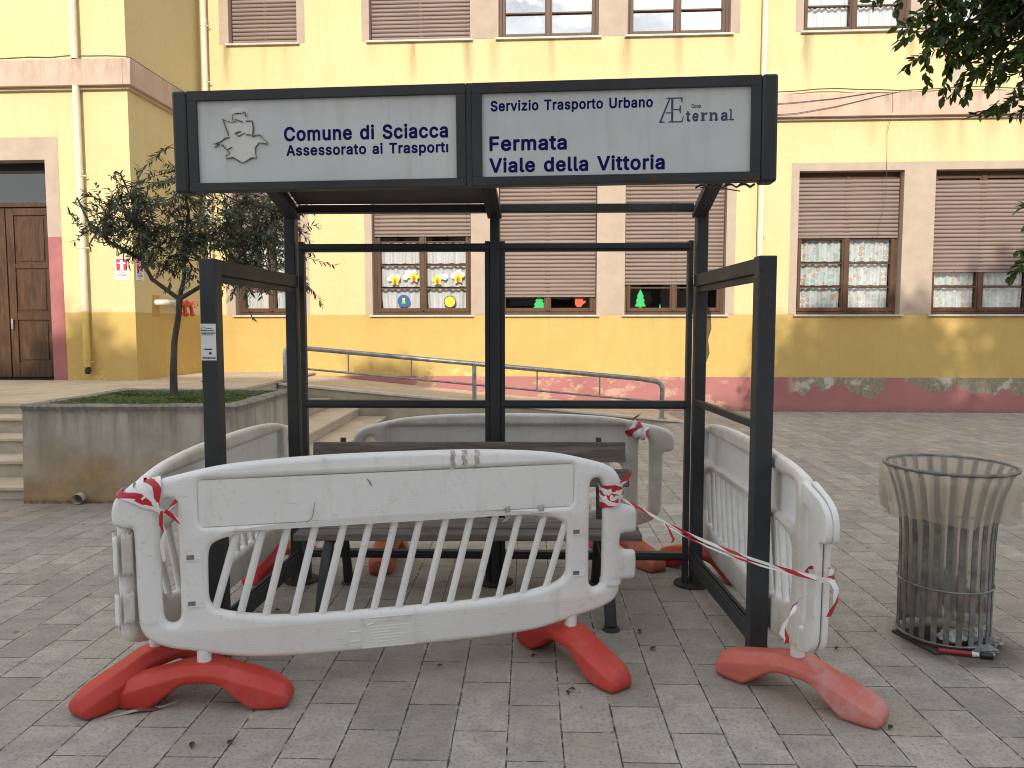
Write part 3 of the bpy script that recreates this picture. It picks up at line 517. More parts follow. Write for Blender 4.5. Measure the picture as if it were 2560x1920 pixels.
for (sa, sb, ids) in ((-10.12, -8.53, (0,)), (-7.483, -.74, (1, 2, 3)), (.216, 4.66, (4, 5))):
    surround(sa, sb, GZ0, 4.43, [(*WS[i], GZ0, GZ1) for i in ids]); surround(sa, sb, UZ0, 9.34, [(*WS[i], UZ0, UZ1) for i in ids])

def window(s0, s1, z0, z1, shut, glass='glass', curtain=None, label=None):
    """wooden casement in its reveal; shut: height where the roller shutter ends (None = fully up)"""
    d0, d1 = -.25, -.18; fw = .055; sm = (s0 + s1) / 2
    mb = MB(FC)
    mb.box((s0, d0, z0), (s1, d1, z0 + fw)); mb.box((s0, d0, z0 + fw), (s0 + fw, d1, z1)); mb.box((s1 - fw, d0, z0 + fw), (s1, d1, z1)); mb.box((s0 + fw, d0, z1 - fw), (s1 - fw, d1, z1))
    sw = .06; g = .004
    for a, b in ((s0 + fw + g, sm - .006), (sm + .006, s1 - fw - g)):
        e0, e1 = d0 + .01, d1 + .018; za, zb = z0 + fw + g, z1 - fw - g
        mb.box((a, e0, za), (a + sw, e1, zb)); mb.box((b - sw, e0, za), (b, e1, zb)); mb.box((a + sw, e0, za), (b - sw, e1, za + .07)); mb.box((a + sw, e0, zb - .07), (b - sw, e1, zb))
        k = 5; h = (zb - za - .14 + .03) / (k + 1)
        for i in range(1, k + 1):
            zc = za + .434 + .43 * (i - 1); mb.box((a + sw, e0 + .015, zc - .014), (b - sw, e1 - .012, zc + .014))
    mb.box((sm - .035, d1 + .016, z0 + fw + .02), (sm + .035, d1 + .034, z1 - fw - .02))
    wn_ = mb.build('window', M['frame'], bld, 30, .004)
    if label: wn_['label'] = label
    mb = MB(FC); mb.quad((s0 + .05, d0 + .03, z0 + .05), (s1 - .05, d0 + .03, z0 + .05), (s1 - .05, d0 + .03, z1 - .05), (s0 + .05, d0 + .03, z1 - .05)); mb.build('pane', M[glass], wn_, 0)
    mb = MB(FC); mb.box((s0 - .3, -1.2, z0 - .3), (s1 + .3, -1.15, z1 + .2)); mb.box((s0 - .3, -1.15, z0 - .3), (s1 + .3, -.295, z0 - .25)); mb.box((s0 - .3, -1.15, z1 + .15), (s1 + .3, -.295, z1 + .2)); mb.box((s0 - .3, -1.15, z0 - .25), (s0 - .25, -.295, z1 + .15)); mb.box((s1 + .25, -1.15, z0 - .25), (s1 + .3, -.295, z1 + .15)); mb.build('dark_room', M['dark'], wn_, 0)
    if curtain:
        mt, zlo, zhi, tiers = curtain
        mb = MB(FC)
        for a, b in ((s0 + fw + .05, sm - .05), (sm + .05, s1 - fw - .05)):
            for ti in range(tiers):
                ta = zlo + (zhi - zlo) * ti / tiers + .02; tb = zlo + (zhi - zlo) * (ti + 1) / tiers - .012
                n = 46; ph = random.random() * 6
                gx = random.uniform(.0, .03) if ti else random.uniform(0, .05)
                for i in range(n):
                    f0, f1 = i / n, (i + 1) / n
                    def q(f, z, top): 
                        s = a + gx * (0 if top else 1) + (b - a - gx * (0 if top else 1.6)) * f
                        return (s, -.275 - .018 * math.sin(f * 40 + ph) - .012 * math.sin(f * 17 + ph * 2), z + (.012 * math.sin(f * 55 + ph) if top else .004 * math.sin(f * 23)))
                    mb.quad(q(f0, ta, 0), q(f1, ta, 0), q(f1, tb, 1), q(f0, tb, 1))
        mb.build('curtain', M[mt], wn_, 180, fix=False)
    if shut is not None:
        mb = MB(FC); pitch = .072; n = int((z1 - .05 - shut) / pitch)
        za = shut
        mb.box((s0 + .02, -.165, za), (s1 - .02, -.135, za + .035)); za += .035
        jd = 0
        prof = [(-.162, 0), (-.144, .012), (-.136, .030), (-.138, .050), (-.148, .064), (-.162, .068)]
        for i in range(n + 1):
            zb = za + i * pitch; jd = random.uniform(-.0035, .0035)
            if zb + .068 > z1 - .10: break
            for (da, ha), (db, hb) in zip(prof[:-1], prof[1:]): mb.quad((s0 + .02, da + jd, zb + ha), (s1 - .02, da - jd, zb + ha), (s1 - .02, db - jd, zb + hb), (s0 + .02, db + jd, zb + hb))
            mb.quad((s0 + .02, -.162, zb + .068), (s1 - .02, -.162, zb + .068), (s1 - .02, -.162, zb + pitch), (s0 + .02, -.162, zb + pitch))
        for k in (.25, .75): mb.tube([(s0 + (s1 - s0) * k, -.135, shut + .02), (s0 + (s1 - s0) * k, -.12, shut + .02)], .012, 8)
        mb.build('roller_shutter', M['shutter'], wn_, 50, fix=False)
    mb = MB(FC); mb.box((s0 - .05, -.18, z0 - .035), (s1 + .05, .055, z0 - .003)); mb.build('sill', M['sill'], wn_, 30, .004)
    return wn_
window(*WS[0], GZ0, GZ1, 3.28, 'glass', ('sheer', 1.84, 3.56, 4))
window(*WS[1], GZ0, GZ1, 3.207, 'glass', ('sheer', 1.84, 3.13, 3), 'window with sheer curtains and paper stars, shutter half raised')
window(*WS[2], GZ0, GZ1, 2.084, 'glass', None, 'window almost closed by its shutter, dark strip below')
window(*WS[3], GZ0, GZ1, 2.309, 'glass', None, 'window with lowered shutter and a green paper tree in the dark gap')
window(*WS[4], GZ0, GZ1, 3.126, 'glass', ('rings', 1.84, 3.13, 3), 'window with ring-print curtains, shutter half raised')
window(*WS[5], GZ0, GZ1, 2.508, 'glass', ('rings', 1.84, 2.70, 2), 'window with ring-print curtains under a low shutter')
window(*WS[0], UZ0, UZ1, UZ0 + .01); window(*WS[1], UZ0, UZ1, UZ0 + .01)
window(*WS[2], UZ0, UZ1, None, 'skyglass', None, 'upper window reflecting clouds'); window(*WS[3], UZ0, UZ1, None, 'skyglass', None, 'upper window reflecting clouds')
window(*WS[4], UZ0, UZ1, None, 'glass', ('white', 6.77, 8.92, 5), 'upper window with white net curtains'); window(*WS[5], UZ0, UZ1, None, 'glass', ('white', 6.77, 8.92, 5))

# entrance door in the block
surround(-14.41, -11.675, 2.935, 4.465, [(DO[0], DO[1], TZ, DO[3])], BL)
mb = MB(FC)
for a, b in ((DO[1], -11.675),): mb.quad((a, BL + .004, TZ), (b, BL + .004, TZ), (b, BL + .004, 2.935), (a, BL + .004, 2.935))
mb.build('door_surround_base', M['rose'], bld, 0)
mb = MB(FC); dd = BL - .22
a, b = DO[0], DO[1]
mb.box((a, dd - .05, TZ), (b, dd, TZ + .02)); mb.box((b - .06, dd - .05, TZ), (b, dd + .03, 3.50)); mb.box((a, dd - .05, 3.43), (b - .06, dd + .03, 3.50))
lb = b - .065
mb.box((-13.2, dd - .04, TZ + .02), (lb, dd, 3.42))
for x0, x1 in ((-12.72, -12.60), (lb - .10, lb)): mb.box((x0, dd, TZ + .03), (x1, dd + .025, 3.41))
for z0, z1 in ((TZ + .03, .96), (1.64, 1.76), (2.46, 2.54), (3.30, 3.41)): mb.box((-12.60, dd, z0), (lb - .10, dd + .022, z1))
for z0, z1 in ((1.0, 1.60), (1.80, 2.42), (2.58, 3.26)): mb.box((-12.55, dd, z0), (lb - .15, dd + .014, z1))
mb.box((-13.1, dd, TZ + .03), (-12.74, dd + .025, 3.41))
dr = mb.build('entrance_door', M['door'], bld, 30, .006); dr['label'] = 'dark panelled wooden door'
mb = MB(FC); mb.quad((a, dd - .01, 3.5), (b, dd - .01, 3.5), (b, dd - .01, 3.96), (a, dd - .01, 3.96)); mb.build('transom_pane', M['grey'], dr, 0)
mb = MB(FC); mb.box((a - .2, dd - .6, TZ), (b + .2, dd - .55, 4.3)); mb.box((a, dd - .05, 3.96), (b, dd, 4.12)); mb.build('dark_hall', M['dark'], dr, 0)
mb = MB(FC); mb.tube([(-12.66, dd + .025, 1.6), (-12.66, dd + .06, 1.6)], .012, 8); mb.box((-12.675, dd + .06, 1.5), (-12.645, dd + .075, 1.66)); mb.build('door_handle', M['steel'], dr, 30)

# drainpipes
def pipe(s, d, r, runs, low=None):
    o = None
    for i, (z0, z1) in enumerate(runs):
        mb = MB(FC); mb.tube([(s, d, z0), (s, d, z1)], r, 16)
        if i == 0: o = mb.build('drainpipe', M['pipe'], bld, 40)
        else: mb.build('pipe_length', M['pipe'], o, 40)
    return o
def clips(o, s, d, r, zs, mat='pipe'):
    for z in zs:
        mb = MB(FC); mb.tube([(s, d, z - .012), (s, d, z + .012)], r + .006, 16); mb.tube([(s + r, d, z), (s + r + .04, d - .02, z)], .010, 8); mb.tube([(s, d, z + .03), (s, d, z + .12)], r + .004, 16); mb.build('bracket', M[mat], o, 40)
o = pipe(-11.29, BL + .085, .052, [(1.77, 5.2), (5.6, TOP)]); clips(o, -11.29, BL + .085, .052, (2.75, 3.85, 7.3))
mb = MB(FC); mb.tube([(-11.29, BL + .085, .86), (-11.29, BL + .085, 1.77)], .052, 16, cap=False); mb.build('painted_base', M['pipelow'], o, 40)
mb = MB(FC); pts = []
mb.tube([(-11.29, BL + .085, .80), (-11.28, BL + .09, .85), (-11.29, BL + .085, .9)], [.04, .05, .0525], 12, cap=False); mb.build('broken_end', M['rust'], o, 40)
clips(o, -11.29, BL + .085, .052, (.98,), 'pipelow')
o = pipe(S0 + .16, .085, .052, [(TZ, 5.16), (5.6, TOP)]); clips(o, S0 + .16, .085, .052, (2.9, 6.0, 7.0))
o = pipe(-.33, .085, .052, [(1.77, 5.16), (5.6, TOP)]); clips(o, -.33, .085, .052, (3.15, 5.95)); mb = MB(FC); mb.tube([(-.33, .085, .0), (-.33, .085, 1.77)], .052, 16); mb.build('painted_base', M['pipelow'], o, 40)
# cables lying along the string course
def cable(name, label, pts, r=.009, group=None):
    mb = MB(FC); mb.tube(pts, r, 6); o = mb.build(name, M['cable'], None, 60); tag(o, label, 'cable', group); return o
rj = lambda a: random.uniform(-a, a)
cable('wall_cable', 'bundled grey cables running along the string course at right', [(-.8 + i * .35, .06 + rj(.02), 5.66 + rj(.012) - .02 * math.sin(i)) for i in range(36)], .010)
cable('wall_cable', 'thin cable sagging across the string course from the sign end', [(-.6, .14, 5.40), (.2, .14, 5.44), (.9, .135, 5.50), (1.5, .13, 5.585), (2.2, .1, 5.60)], .006)
cable('wall_cable', 'lower thin cable looping up to the string course edge', [(-.6, .14, 5.22), (.2, .145, 5.25), (.9, .14, 5.36), (1.6, .13, 5.52), (2.0, .12, 5.60)], .006)
cable('wall_cable', 'loose thread of cable hanging down over the shutter of the ring-curtain window', [(1.86, .13, 5.6), (1.87, .13, 5.3), (1.82, .05, 4.9), (1.84, .03, 4.5), (1.86, .0, 4.0), (1.85, -.05, 3.6), (1.78, -.07, 3.3), (1.80, -.08, 3.1)], .0035)
cable('wall_cable', 'tangled grey cables on top of the entrance block string course', [(-18 + i * .3, BL + .07 + rj(.02), 5.635 + rj(.018)) for i in range(26)] + [(S0 + .08, BL + .02, 5.62), (S0 + .07, 1.2, 5.62), (S0 + .07, .3, 5.63)], .010)

# ------------------------------------------------------------------ terrace, steps, ramp
mb = MB()
TY = 8.2
tl = FC(-18, BL, 0); tw = FC(S0, 0, 0); rw = FC(-8.7, 0, 0)
poly = [(-14, TY), (-4.21, TY), (-4.21, 8.12), (-3.72, 8.12), (-3.72, 11.85), (-3.72, 14.2), (-14, 15)]
mb.prism(poly, lambda a, b, d: V(a, b, d), 0, TZ - .035)
ter = mb.build('terrace', M['riser'], None, 0); tag(ter, kind='structure')
mb = MB(); mb.prism([(-14, TY - .03), (-4.23, TY - .03), (-4.23, 8.09), (-3.69, 8.09), (-3.69, 14.25), (-14, 15)], lambda a, b, d: V(a, b, d), TZ - .035, TZ)
tag(mb.build('terrace_floor', M['travertine'], None, 0, .004), kind='structure')
st = thing('stone_steps', 'stone steps climbing to the door terrace at far left of the planter', 'steps', (-6.5, 6.5, 0))
ys = [6.52, 6.96, 7.38, 7.78, 8.17]; zs = [.112, .267, .42, .574]
for i, z in enumerate(zs):
    mb = MB(); mb.box((-9, ys[i] + .03, 0 if i == 0 else zs[i - 1]), (-4.24, ys[i + 1] + .03 if i < 3 else 8.2, z - .032)); mb.build('riser', M['riser'], st, 0)
    mb = MB(); mb.box((-9, ys[i], z - .032), (-4.235, ys[i + 1] + .03 if i < 3 else 8.2, z)); mb.build('tread', M['travertine'], st, 0, .006)
st = thing('stone_steps', 'low side steps going down between the planter and the ramp', 'steps', (-2.8, 9.8, 0))
xs = [-3.30, -2.86, -2.40, -1.98]; zs = [.555, .41, .265, .125]
for i, z in enumerate(zs):
    y1 = 11.80; x0 = -3.72 if i == 0 else xs[i - 1] - .03
    mb = MB(); mb.box((x0, 8.14, 0 if i == 3 else zs[i + 1]), (xs[i] - .03, y1, z - .032)); mb.build('riser', M['riser'], st, 0)
    mb = MB(); mb.box((x0, 8.13, z - .032), (xs[i], y1, z)); mb.build('tread', M['travertine'], st, 0, .005)
# ramp
rp = thing('access_ramp', 'paved wheelchair ramp sloping down along the yellow wall', 'ramp', (-.5, 12.5, 0))
RA, RB_ = V(-3.70, 11.84, .655), V(2.75, 11.90, .03); wa, wb = FC(-8.62, .01, .655), FC(-2.1, .01, .03)
mb = MB(); n = [(RA.x, RA.y + .05), (RB_.x, RB_.y + .05), (wb.x, wb.y), (wa.x, wa.y)]
mb.add([(RA.x, RA.y + .03, 0), (RB_.x, RB_.y + .03, 0), (wb.x, wb.y, 0), (wa.x, wa.y, 0), (RA.x, RA.y + .03, .62), (RB_.x, RB_.y + .03, .006), (wb.x, wb.y, .006), (wa.x, wa.y, .62)],
       [(4, 5, 6, 7), (0, 1, 5, 4), (1, 2, 6, 5), (2, 3, 7, 6), (3, 0, 4, 7)])
mb.build('ramp_body', M['render'], rp, 0)
mb = MB(); mb.add([(RA.x, RA.y + .2, .648), (RB_.x, RB_.y + .2, .026), (wb.x, wb.y, .026), (wa.x, wa.y, .648), (RA.x, RA.y + .2, .62), (RB_.x, RB_.y + .2, .006), (wb.x, wb.y, .006), (wa.x, wa.y, .62)], [(0, 1, 2, 3), (4, 5, 1, 0), (5, 6, 2, 1)])
mb.build('ramp_paving', M['travertine'], rp, 0)
mb = MB(); mb.add([(RA.x, RA.y, .655), (RB_.x, RB_.y, .034), (RB_.x, RB_.y + .2, .034), (RA.x, RA.y + .2, .655), (RA.x, RA.y, .615), (RB_.x, RB_.y, .0), (RB_.x, RB_.y + .2, .0), (RA.x, RA.y + .2, .615)], [(0, 1, 2, 3), (4, 7, 6, 5), (0, 4, 5, 1), (1, 5, 6, 2), (3, 2, 6, 7), (0, 3, 7, 4)])
mb.build('edge_slab', M['sill'], rp, 0, .005)
rl = thing('ramp_railing', 'galvanised tube handrail along the edge of the ramp', 'railing', (-.5, 11.95, 0))
def rp_pt(t, h): x = -3.60 + 6.0 * t; y = 11.93 + .05 * t; z = .655 - .621 * ((x - RA.x) / (RB_.x - RA.x)); return V(x, y, z + h)
hL, hR = .575, .605
def arc(c, r, a0, a1, n=6): return [(c[0] + r * math.cos(a0 + (a1 - a0) * i / n), c[1] + r * math.sin(a0 + (a1 - a0) * i / n)) for i in range(n + 1)]
A, B = rp_pt(0, 0), rp_pt(1, 0); rr = .12
dz = (rp_pt(1, hR).z - rp_pt(0, hL).z)
pts = [V(A.x, A.y, A.z), V(A.x, A.y, A.z + hL - rr)] + [V(A.x + rr - rr * math.cos(a), A.y, A.z + hL - rr + rr * math.sin(a)) for a in (R(30), R(60), R(85))]
pts += [rp_pt(t, hL + (hR - hL) * t) for t in (.06, .3, .5, .7, .94)]
e = B.z + hR - rr - .01
pts += [V(B.x - rr + rr * math.sin(a), B.y, e + rr * math.cos(a)) for a in (R(15), R(40), R(65), R(90))] + [V(B.x, B.y, B.z)]
mb = MB(); mb.tube(pts, .038, 14); mb.build('top_rail', M['steel'], rl, 60)
mb = MB(); mb.tube([rp_pt(0, .25), rp_pt(1, .26)], .0175, 10); mb.build('mid_rail', M['steel'], rl, 60)
mb = MB(); mb.tube([rp_pt(.5, 0), rp_pt(.5, .59)], .034, 12); mb.build('post', M['steel'], rl, 60)
for t in (1 / 6, 2 / 6, 4 / 6, 5 / 6):
    mb = MB(); mb.tube([rp_pt(t, .255), rp_pt(t, .585)], .011, 8); mb.build('baluster', M['steel'], rl, 60)
for t in (0, .5, 1):
    mb = MB(); q = rp_pt(t, 0); mb.box((q.x - .09, q.y - .06, q.z - .004), (q.x + .07, q.y + .06, q.z + .008)); mb.build('foot_plate', M['steel'], rl, 30)

# ------------------------------------------------------------------ planter, plants
PX0, PX1, PY0, PY1, PZ = -4.2, -2.34, 6.38, 8.08, .857
pl = thing('concrete_planter', 'stained grey concrete planter box with ochre damp marks beside the steps', 'planter', (-3.27, 7.2, 0))
def planter_mesh():
    bm = bmesh.new(); t = .13
    def ring(x0, y0, x1, y1, z): return [bm.verts.new(v) for v in ((x0, y0, z), (x1, y0, z), (x1, y1, z), (x0, y1, z))]
    a = ring(PX0, PY0, PX1 - .03, PY1, 0); b = ring(PX0 + .01, PY0 + .02, PX1 - .02, PY1, PZ - .06); b2 = ring(PX0, PY0, PX1, PY1, PZ - .02); c = ring(PX0 + .02, PY0 + .02, PX1 - .02, PY1, PZ); d = ring(PX0 + t, PY0 + t, PX1 - t, PY1 - t, PZ - .005); e_ = ring(PX0 + t, PY0 + t, PX1 - t, PY1 - t, PZ - .2)
    for p, q in ((a, b), (b, b2), (b2, c), (c, d), (d, e_)):
        for i in range(4): bm.faces.new((p[i], p[(i + 1) % 4], q[(i + 1) % 4], q[i]))
    bmesh.ops.subdivide_edges(bm, edges=bm.edges[:], cuts=6, use_grid_fill=True)
    for v in bm.verts:
        n = noise.noise_vector(v.co * 3.1) * .008 + noise.noise_vector(v.co * 14) * .004
        v.co += n if v.co.z > .01 else V(n.x, n.y, 0)
    bmesh.ops.recalc_face_normals(bm, faces=bm.faces)
    for v in bm.verts: v.co -= ORG[pl.name]
    me = bpy.data.meshes.new('planter_box'); bm.to_mesh(me); bm.free(); return me
link('planter_box', planter_mesh(), M['planter'], pl, ORG[pl.name], 40)
mb = MB(); n = 26
vv = [[V(PX0 + .12 + (PX1 - PX0 - .24) * i / n, PY0 + .12 + (PY1 - PY0 - .24) * j / n, PZ - .055 + .03 * noise.noise(V(i * .4, j * .4, 0))) for j in range(n + 1)] for i in range(n + 1)]
for i in range(n):
    for j in range(n): mb.quad(vv[i][j], vv[i + 1][j], vv[i + 1][j + 1], vv[i][j + 1])
mb.build('soil', M['soil'], pl, 180)
mb = MB(); tub = V(-3.72, 6.35, .05)
mb.tube([tub + V(0, .12, .01), tub + V(.012, -.03, 0)], .042, 14, cap=False); mb.build('drain_spout', M['sill'], pl, 40)
mb = MB()
for i in range(9000):
    x = random.uniform(PX0 + .12, PX1 - .12); y = random.uniform(PY0 + .1, PY1 - .13)
    if noise.noise(V(x * 2.2, y * 2.2, 4)) < -.30: continue
    h = random.uniform(.01, .05); z = PZ - .055 + h; a = random.random() * 6.28; r = random.uniform(.010, .02)
    c, s = math.cos(a), math.sin(a); tl_ = random.uniform(-.4, .5)
    mb.add([(x, y, z), (x + r * c - r * .6 * s, y + r * s + r * .6 * c, z + r * tl_), (x + 1.8 * r * c, y + 1.8 * r * s, z + r * tl_ * .5), (x + r * c + r * .6 * s, y + r * s - r * .6 * c, z + r * tl_)], [(0, 1, 2, 3)])
tag(mb.build('ground_cover', M['grass'], None, 0, fix=False), 'low green clover and grass filling the concrete planter', 'ground cover', None, 'stuff')

def leaf(mb, p, d, up, ln, wd, bend=.15):
    d = d.normalized(); sd_ = d.cross(up)
    if sd_.length < 1e-3: sd_ = d.orthogonal()
    sd_.normalize(); n = sd_.cross(d)
    a, b = p + d * ln * .35 - n * ln * bend * .2, p + d * ln * .72 - n * ln * bend * .6
    mb.add([p, a - sd_ * wd * .5 + n * wd * .1, a + sd_ * wd * .5 + n * wd * .1, b - sd_ * wd * .38, b + sd_ * wd * .38, p + d * ln - n * ln * bend], [(0, 1, 3, 5), (0, 5, 4, 2)])
def rv(): 
    while True:
        q = V(random.uniform(-1, 1), random.uniform(-1, 1), random.uniform(-1, 1))
        if .05 < q.length < 1: return q.normalized()
def spray(mb, wood, p, d, ln, nl, ll, lw, droop=.15, rad=.003):
    pts = [p]; dd_ = d.normalized()
    for i in range(4):
        dd_ = (dd_ + rv() * .22 + V(0, 0, -droop * .3)).normalized(); pts.append(pts[-1] + dd_ * ln / 4)
    wood.tube(pts, [rad, rad * .9, rad * .75, rad * .55, rad * .35], 4, cap=False)
    for i in range(nl):
        t = .12 + .88 * (i + random.random() * .6) / nl; k = min(3, int(t * 4)); f = t * 4 - k
        q = pts[k].lerp(pts[k + 1], min(1, f)); ax = (pts[k + 1] - pts[k]).normalized()
        out = ax.cross(rv()); 
        if out.length < .05: continue
        leaf(mb, q, ax * random.uniform(.35, 1.0) + out.normalized() * random.uniform(.5, 1.0) + V(0, 0, -droop * random.random()), rv() * .6 + V(0, 0, 1), ll * random.uniform(.65, 1.15), lw * random.uniform(.8, 1.2))
# olive tree
ot = thing('olive_tree', 'young olive tree with slim trunk growing in the concrete planter', 'tree', (-3.44, 7.62, PZ - .06))
wood = MB(); lv = MB(); T0 = V(-3.44, 7.62, PZ - .08); FK = V(-3.37, 7.66, 1.80)
wood.tube([T0, T0 + V(.005, 0, .3), T0 + V(.02, .01, .6), FK - V(.01, 0, .15), FK], [.042, .036, .031, .029, .033], 10)
random.seed(21)
limbs = [[FK, FK + V(-.26, -.02, .20), FK + V(-.37, 0, .40), FK + V(-.30, .05, .62), FK + V(-.45, .05, .95), FK + V(-.55, 0, 1.25)],
         [FK, FK + V(.05, .02, .22), FK + V(.04, .05, .5), FK + V(.10, .05, .85), FK + V(.06, 0, 1.3), FK + V(.12, 0, 1.6)],
         [FK, FK + V(.22, -.03, .12), FK + V(.48, -.05, .26), FK + V(.75, -.1, .5), FK + V(.98, -.1, .75), FK + V(1.1, -.1, .95)],
         [FK + V(-.37, 0, .40), FK + V(-.6, -.15, .55), FK + V(-.78, -.2, .75), FK + V(-.88, -.2, .98)],
         [FK + V(.04, .05, .5), FK + V(.3, .3, .7), FK + V(.5, .4, 1.0), FK + V(.7, .4, 1.25)]]
for lb_ in limbs:
    k = len(lb_); wood.tube(lb_, [.024 - .017 * i / (k - 1) for i in range(k)], 7)
cnt = 0
while cnt < 330:
    li = random.choice(limbs); k = random.randrange(1, len(li)); q = li[k - 1].lerp(li[k], random.random())
    h = q.z - FK.z
    if h < .28: continue
    d = rv() + V(0, 0, .25); d.x *= 1.2
    base = q + V(rv().x * .16, rv().y * .16, rv().z * .12)
    tip = base + d * .4
    e = ((tip.x + 3.02) / 1.0) ** 2 + ((tip.z - 2.53) / .86) ** 2
    if e > 1.05 or tip.z < 1.72 or (tip.x < -3.70 and min(tip.z, base.z) < 2.34) or (tip.x < -3.5 and tip.z < 2.02): continue
    wood.tube([q, base], .005, 4, cap=False)
    spray(lv, wood, base, d, random.uniform(.28, .5), 24, .074, .0175, .25); cnt += 1
# skirts of foliage right of the fork, towards the shelter
for i in range(90):
    base = V(random.uniform(-3.05, -2.15), 7.6 + rj(.35), random.uniform(1.95, 2.7)); spray(lv, wood, base, rv() + V(.3, 0, -.1), random.uniform(.25, .45), 22, .074, .0175, .3)
for i in range(20):
    base = V(random.uniform(-3.95, -3.65), 7.6 + rj(.25), random.uniform(2.35, 2.75)); spray(lv, wood, base, rv() + V(-.6, 0, .1), random.uniform(.25, .4), 22, .074, .0175, .2)
wood.build('trunk', M['bark'], ot, 60, fix=False); lv.build('crown', M['olive'], ot, 0, fix=False)
sp = thing('leafy_sapling', 'small oleander sapling with narrow leaves behind the left shelter post', 'plant', (-2.88, 7.35, PZ - .06))
wood = MB(); lv = MB()
for i in range(7):
    b = V(-2.88 + rj(.05), 7.35 + rj(.05), PZ - .06); spray(lv, wood, b, V(rj(.45), rj(.45), 1), random.uniform(.2, .36), 13, .085, .016, .25, .0035)
wood.build('stem', M['bark'], sp, 60, fix=False); lv.build('foliage', M['olive'], sp, 0, fix=False)

# street tree at right whose glossy branches hang into the top right corner
ft = thing('ficus_tree', 'glossy dark green ficus whose branches hang over the top right corner', 'tree', (5.0, 4.6, 0))
wood = MB(); lv = MB(); random.seed(5)
TB = V(5.0, 4.6, 0)
wood.tube([TB, TB + V(.02, .05, 1.2), TB + V(-.05, .05, 2.3), TB + V(-.1, 0, 3.0)], [.19, .15, .14, .13], 14)
FKT = TB + V(-.1, 0, 3.0)
ends = [V(2.95, 4.6, 3.62), V(2.62, 4.65, 3.82), V(3.25, 4.55, 3.3), V(2.85, 4.8, 3.45), V(3.2, 4.7, 3.38), V(2.78, 4.7, 3.85), V(3.05, 4.5, 3.95), V(3.35, 4.6, 3.85), V(3.45, 4.9, 3.6), V(3.75, 4.4, 3.45), V(3.6, 5.2, 4.2), V(4.2, 4.8, 3.2), V(4.1, 5.6, 4.6), V(5.2, 6.0, 4.8), V(6.2, 4.6, 4.6), V(5.0, 3.4, 4.5), V(4.2, 3.9, 4.9)]
for e in ends:
    m1 = FKT.lerp(e, .4) + V(0, 0, .35); wood.tube([FKT, m1, FKT.lerp(e, .75) + V(0, 0, .22), e], [.07, .045, .025, .01], 8)
def fic(base, d, ln=.5, nl=14): spray(lv, wood, base, d, ln, nl, .074, .036, .35, .004)
for e in ends:
    sp_ = .26 if e.x < 3.3 else .45
    for i in range(38):
        fic(e + V(rj(sp_), rj(sp_), rj(sp_ * .75)), rv() + V(-.1, 0, -.2), random.uniform(.18, .34), 15)
    m = FKT.lerp(e, .6)
    for i in range(18): fic(m + V(rj(.5), rj(.5), rj(.4) + .2), rv(), .4, 14)
def at(x, y, D):
    u = (x - 1280) / F_PX; v = (960 - y) / F_PX; d = V(u, math.cos(PITCH) + v * math.sin(PITCH), -math.sin(PITCH) + v * math.cos(PITCH)); return V(0, 0, EYE) + d * (D / d.y)
for (x0, y0, x1, y1, D) in ((2420, 60, 2290, 118, 4.6), (2440, 60, 2250, 20, 4.6), (2470, 150, 2385, 222, 4.6), (2500, 120, 2370, 160, 4.65), (2560, 220, 2480, 285, 4.6), (2560, 150, 2450, 190, 4.7), (2600, 240, 2500, 250, 4.5), (2610, 500, 2535, 520, 4.5), (2620, 610, 2520, 628, 4.5), (2380, 10, 2300, 60, 4.65), (2520, 60, 2400, 100, 4.5), (2560, 60, 2470, 110, 4.6)):
    a, b = at(x0, y0, D), at(x1, y1, D)
    wood.tube([a + (a - b) * 1.2 + V(0, 0, .15), a], [.008, .005], 5); fic(a, b - a, (b - a).length, 17); fic(a + V(rj(.1), .1, rj(.08)), b - a, (b - a).length * .8, 15)
wood.build('trunk', M['bark'], ft, 60, fix=False); lv.build('crown', M['ficus'], ft, 0, fix=False)

# ------------------------------------------------------------------ bus shelter
sh = thing('bus_shelter', 'rusty dark grey bus shelter frame with its sign board and empty panes', 'bus shelter', (-.1, 3.9, 0))
RF, LF, RB, LB, CB = V(1.085, 3.25, 0), V(-1.325, 3.33, 0), V(1.058, 4.33, 0), V(-1.258, 4.40, 0), V(-.098, 4.365, 0)
def sbar(name, p, q, wd, h, bevel=.004, parent=sh): mb = MB(); mb.bar(p, q, wd, h); return mb.build(name, M['shelter'], parent, 30, bevel)
def post(name, p, top, wd, dp, par=sh): mb = MB(); mb.box((p.x - wd / 2, p.y - dp / 2, 0.0), (p.x + wd / 2, p.y + dp / 2, top)); return mb.build(name, M['shelter'], par, 30, .005)
for p, t, wdt in ((RF, 1.81, .078), (LF, 1.805, .072)): post('front_post', p, t, wdt, .075)
TZB = 2.19
for p, s_ in ((RB, 1), (LB, -1), (CB, 0)):
    post('back_post', V(p.x + .02 * s_, p.y, 0), TZB, .062 if s_ else .055, .08)
    for k in ((-1,) if s_ == 1 else (1,) if s_ == -1 else (-1, 1)):
        q = V(p.x + k * .043, p.y - .005, 0); post('pane_frame', q, 2.0, .03, .05)
    mb = MB(); mb.lathe((p.x, p.y, 0), [(.0, .014), (.098, .014), (.104, .010), (.104, 0)], 28); mb.build('base_plate', M['rust'], sh, 40)
def off(p, z, dx=0, dy=0): return V(p.x + dx, p.y + dy, z)
for a, b in ((LB, CB), (CB, RB)):
    for z, wd, h in ((TZB - .005, .06, .045), (1.965, .05, .045), (1.062, .05, .046), (.17, .05, .045)):
        nm = 'top_beam' if z > 2.1 else 'cross_bar'
        sbar(nm, off(a, z, .03), off(b, z, -.03), wd, h)
        if z < 2.1:
            sbar('glazing_bead', off(a, z, .03, -.03), off(b, z, -.03, -.03), .012, .02, .002)
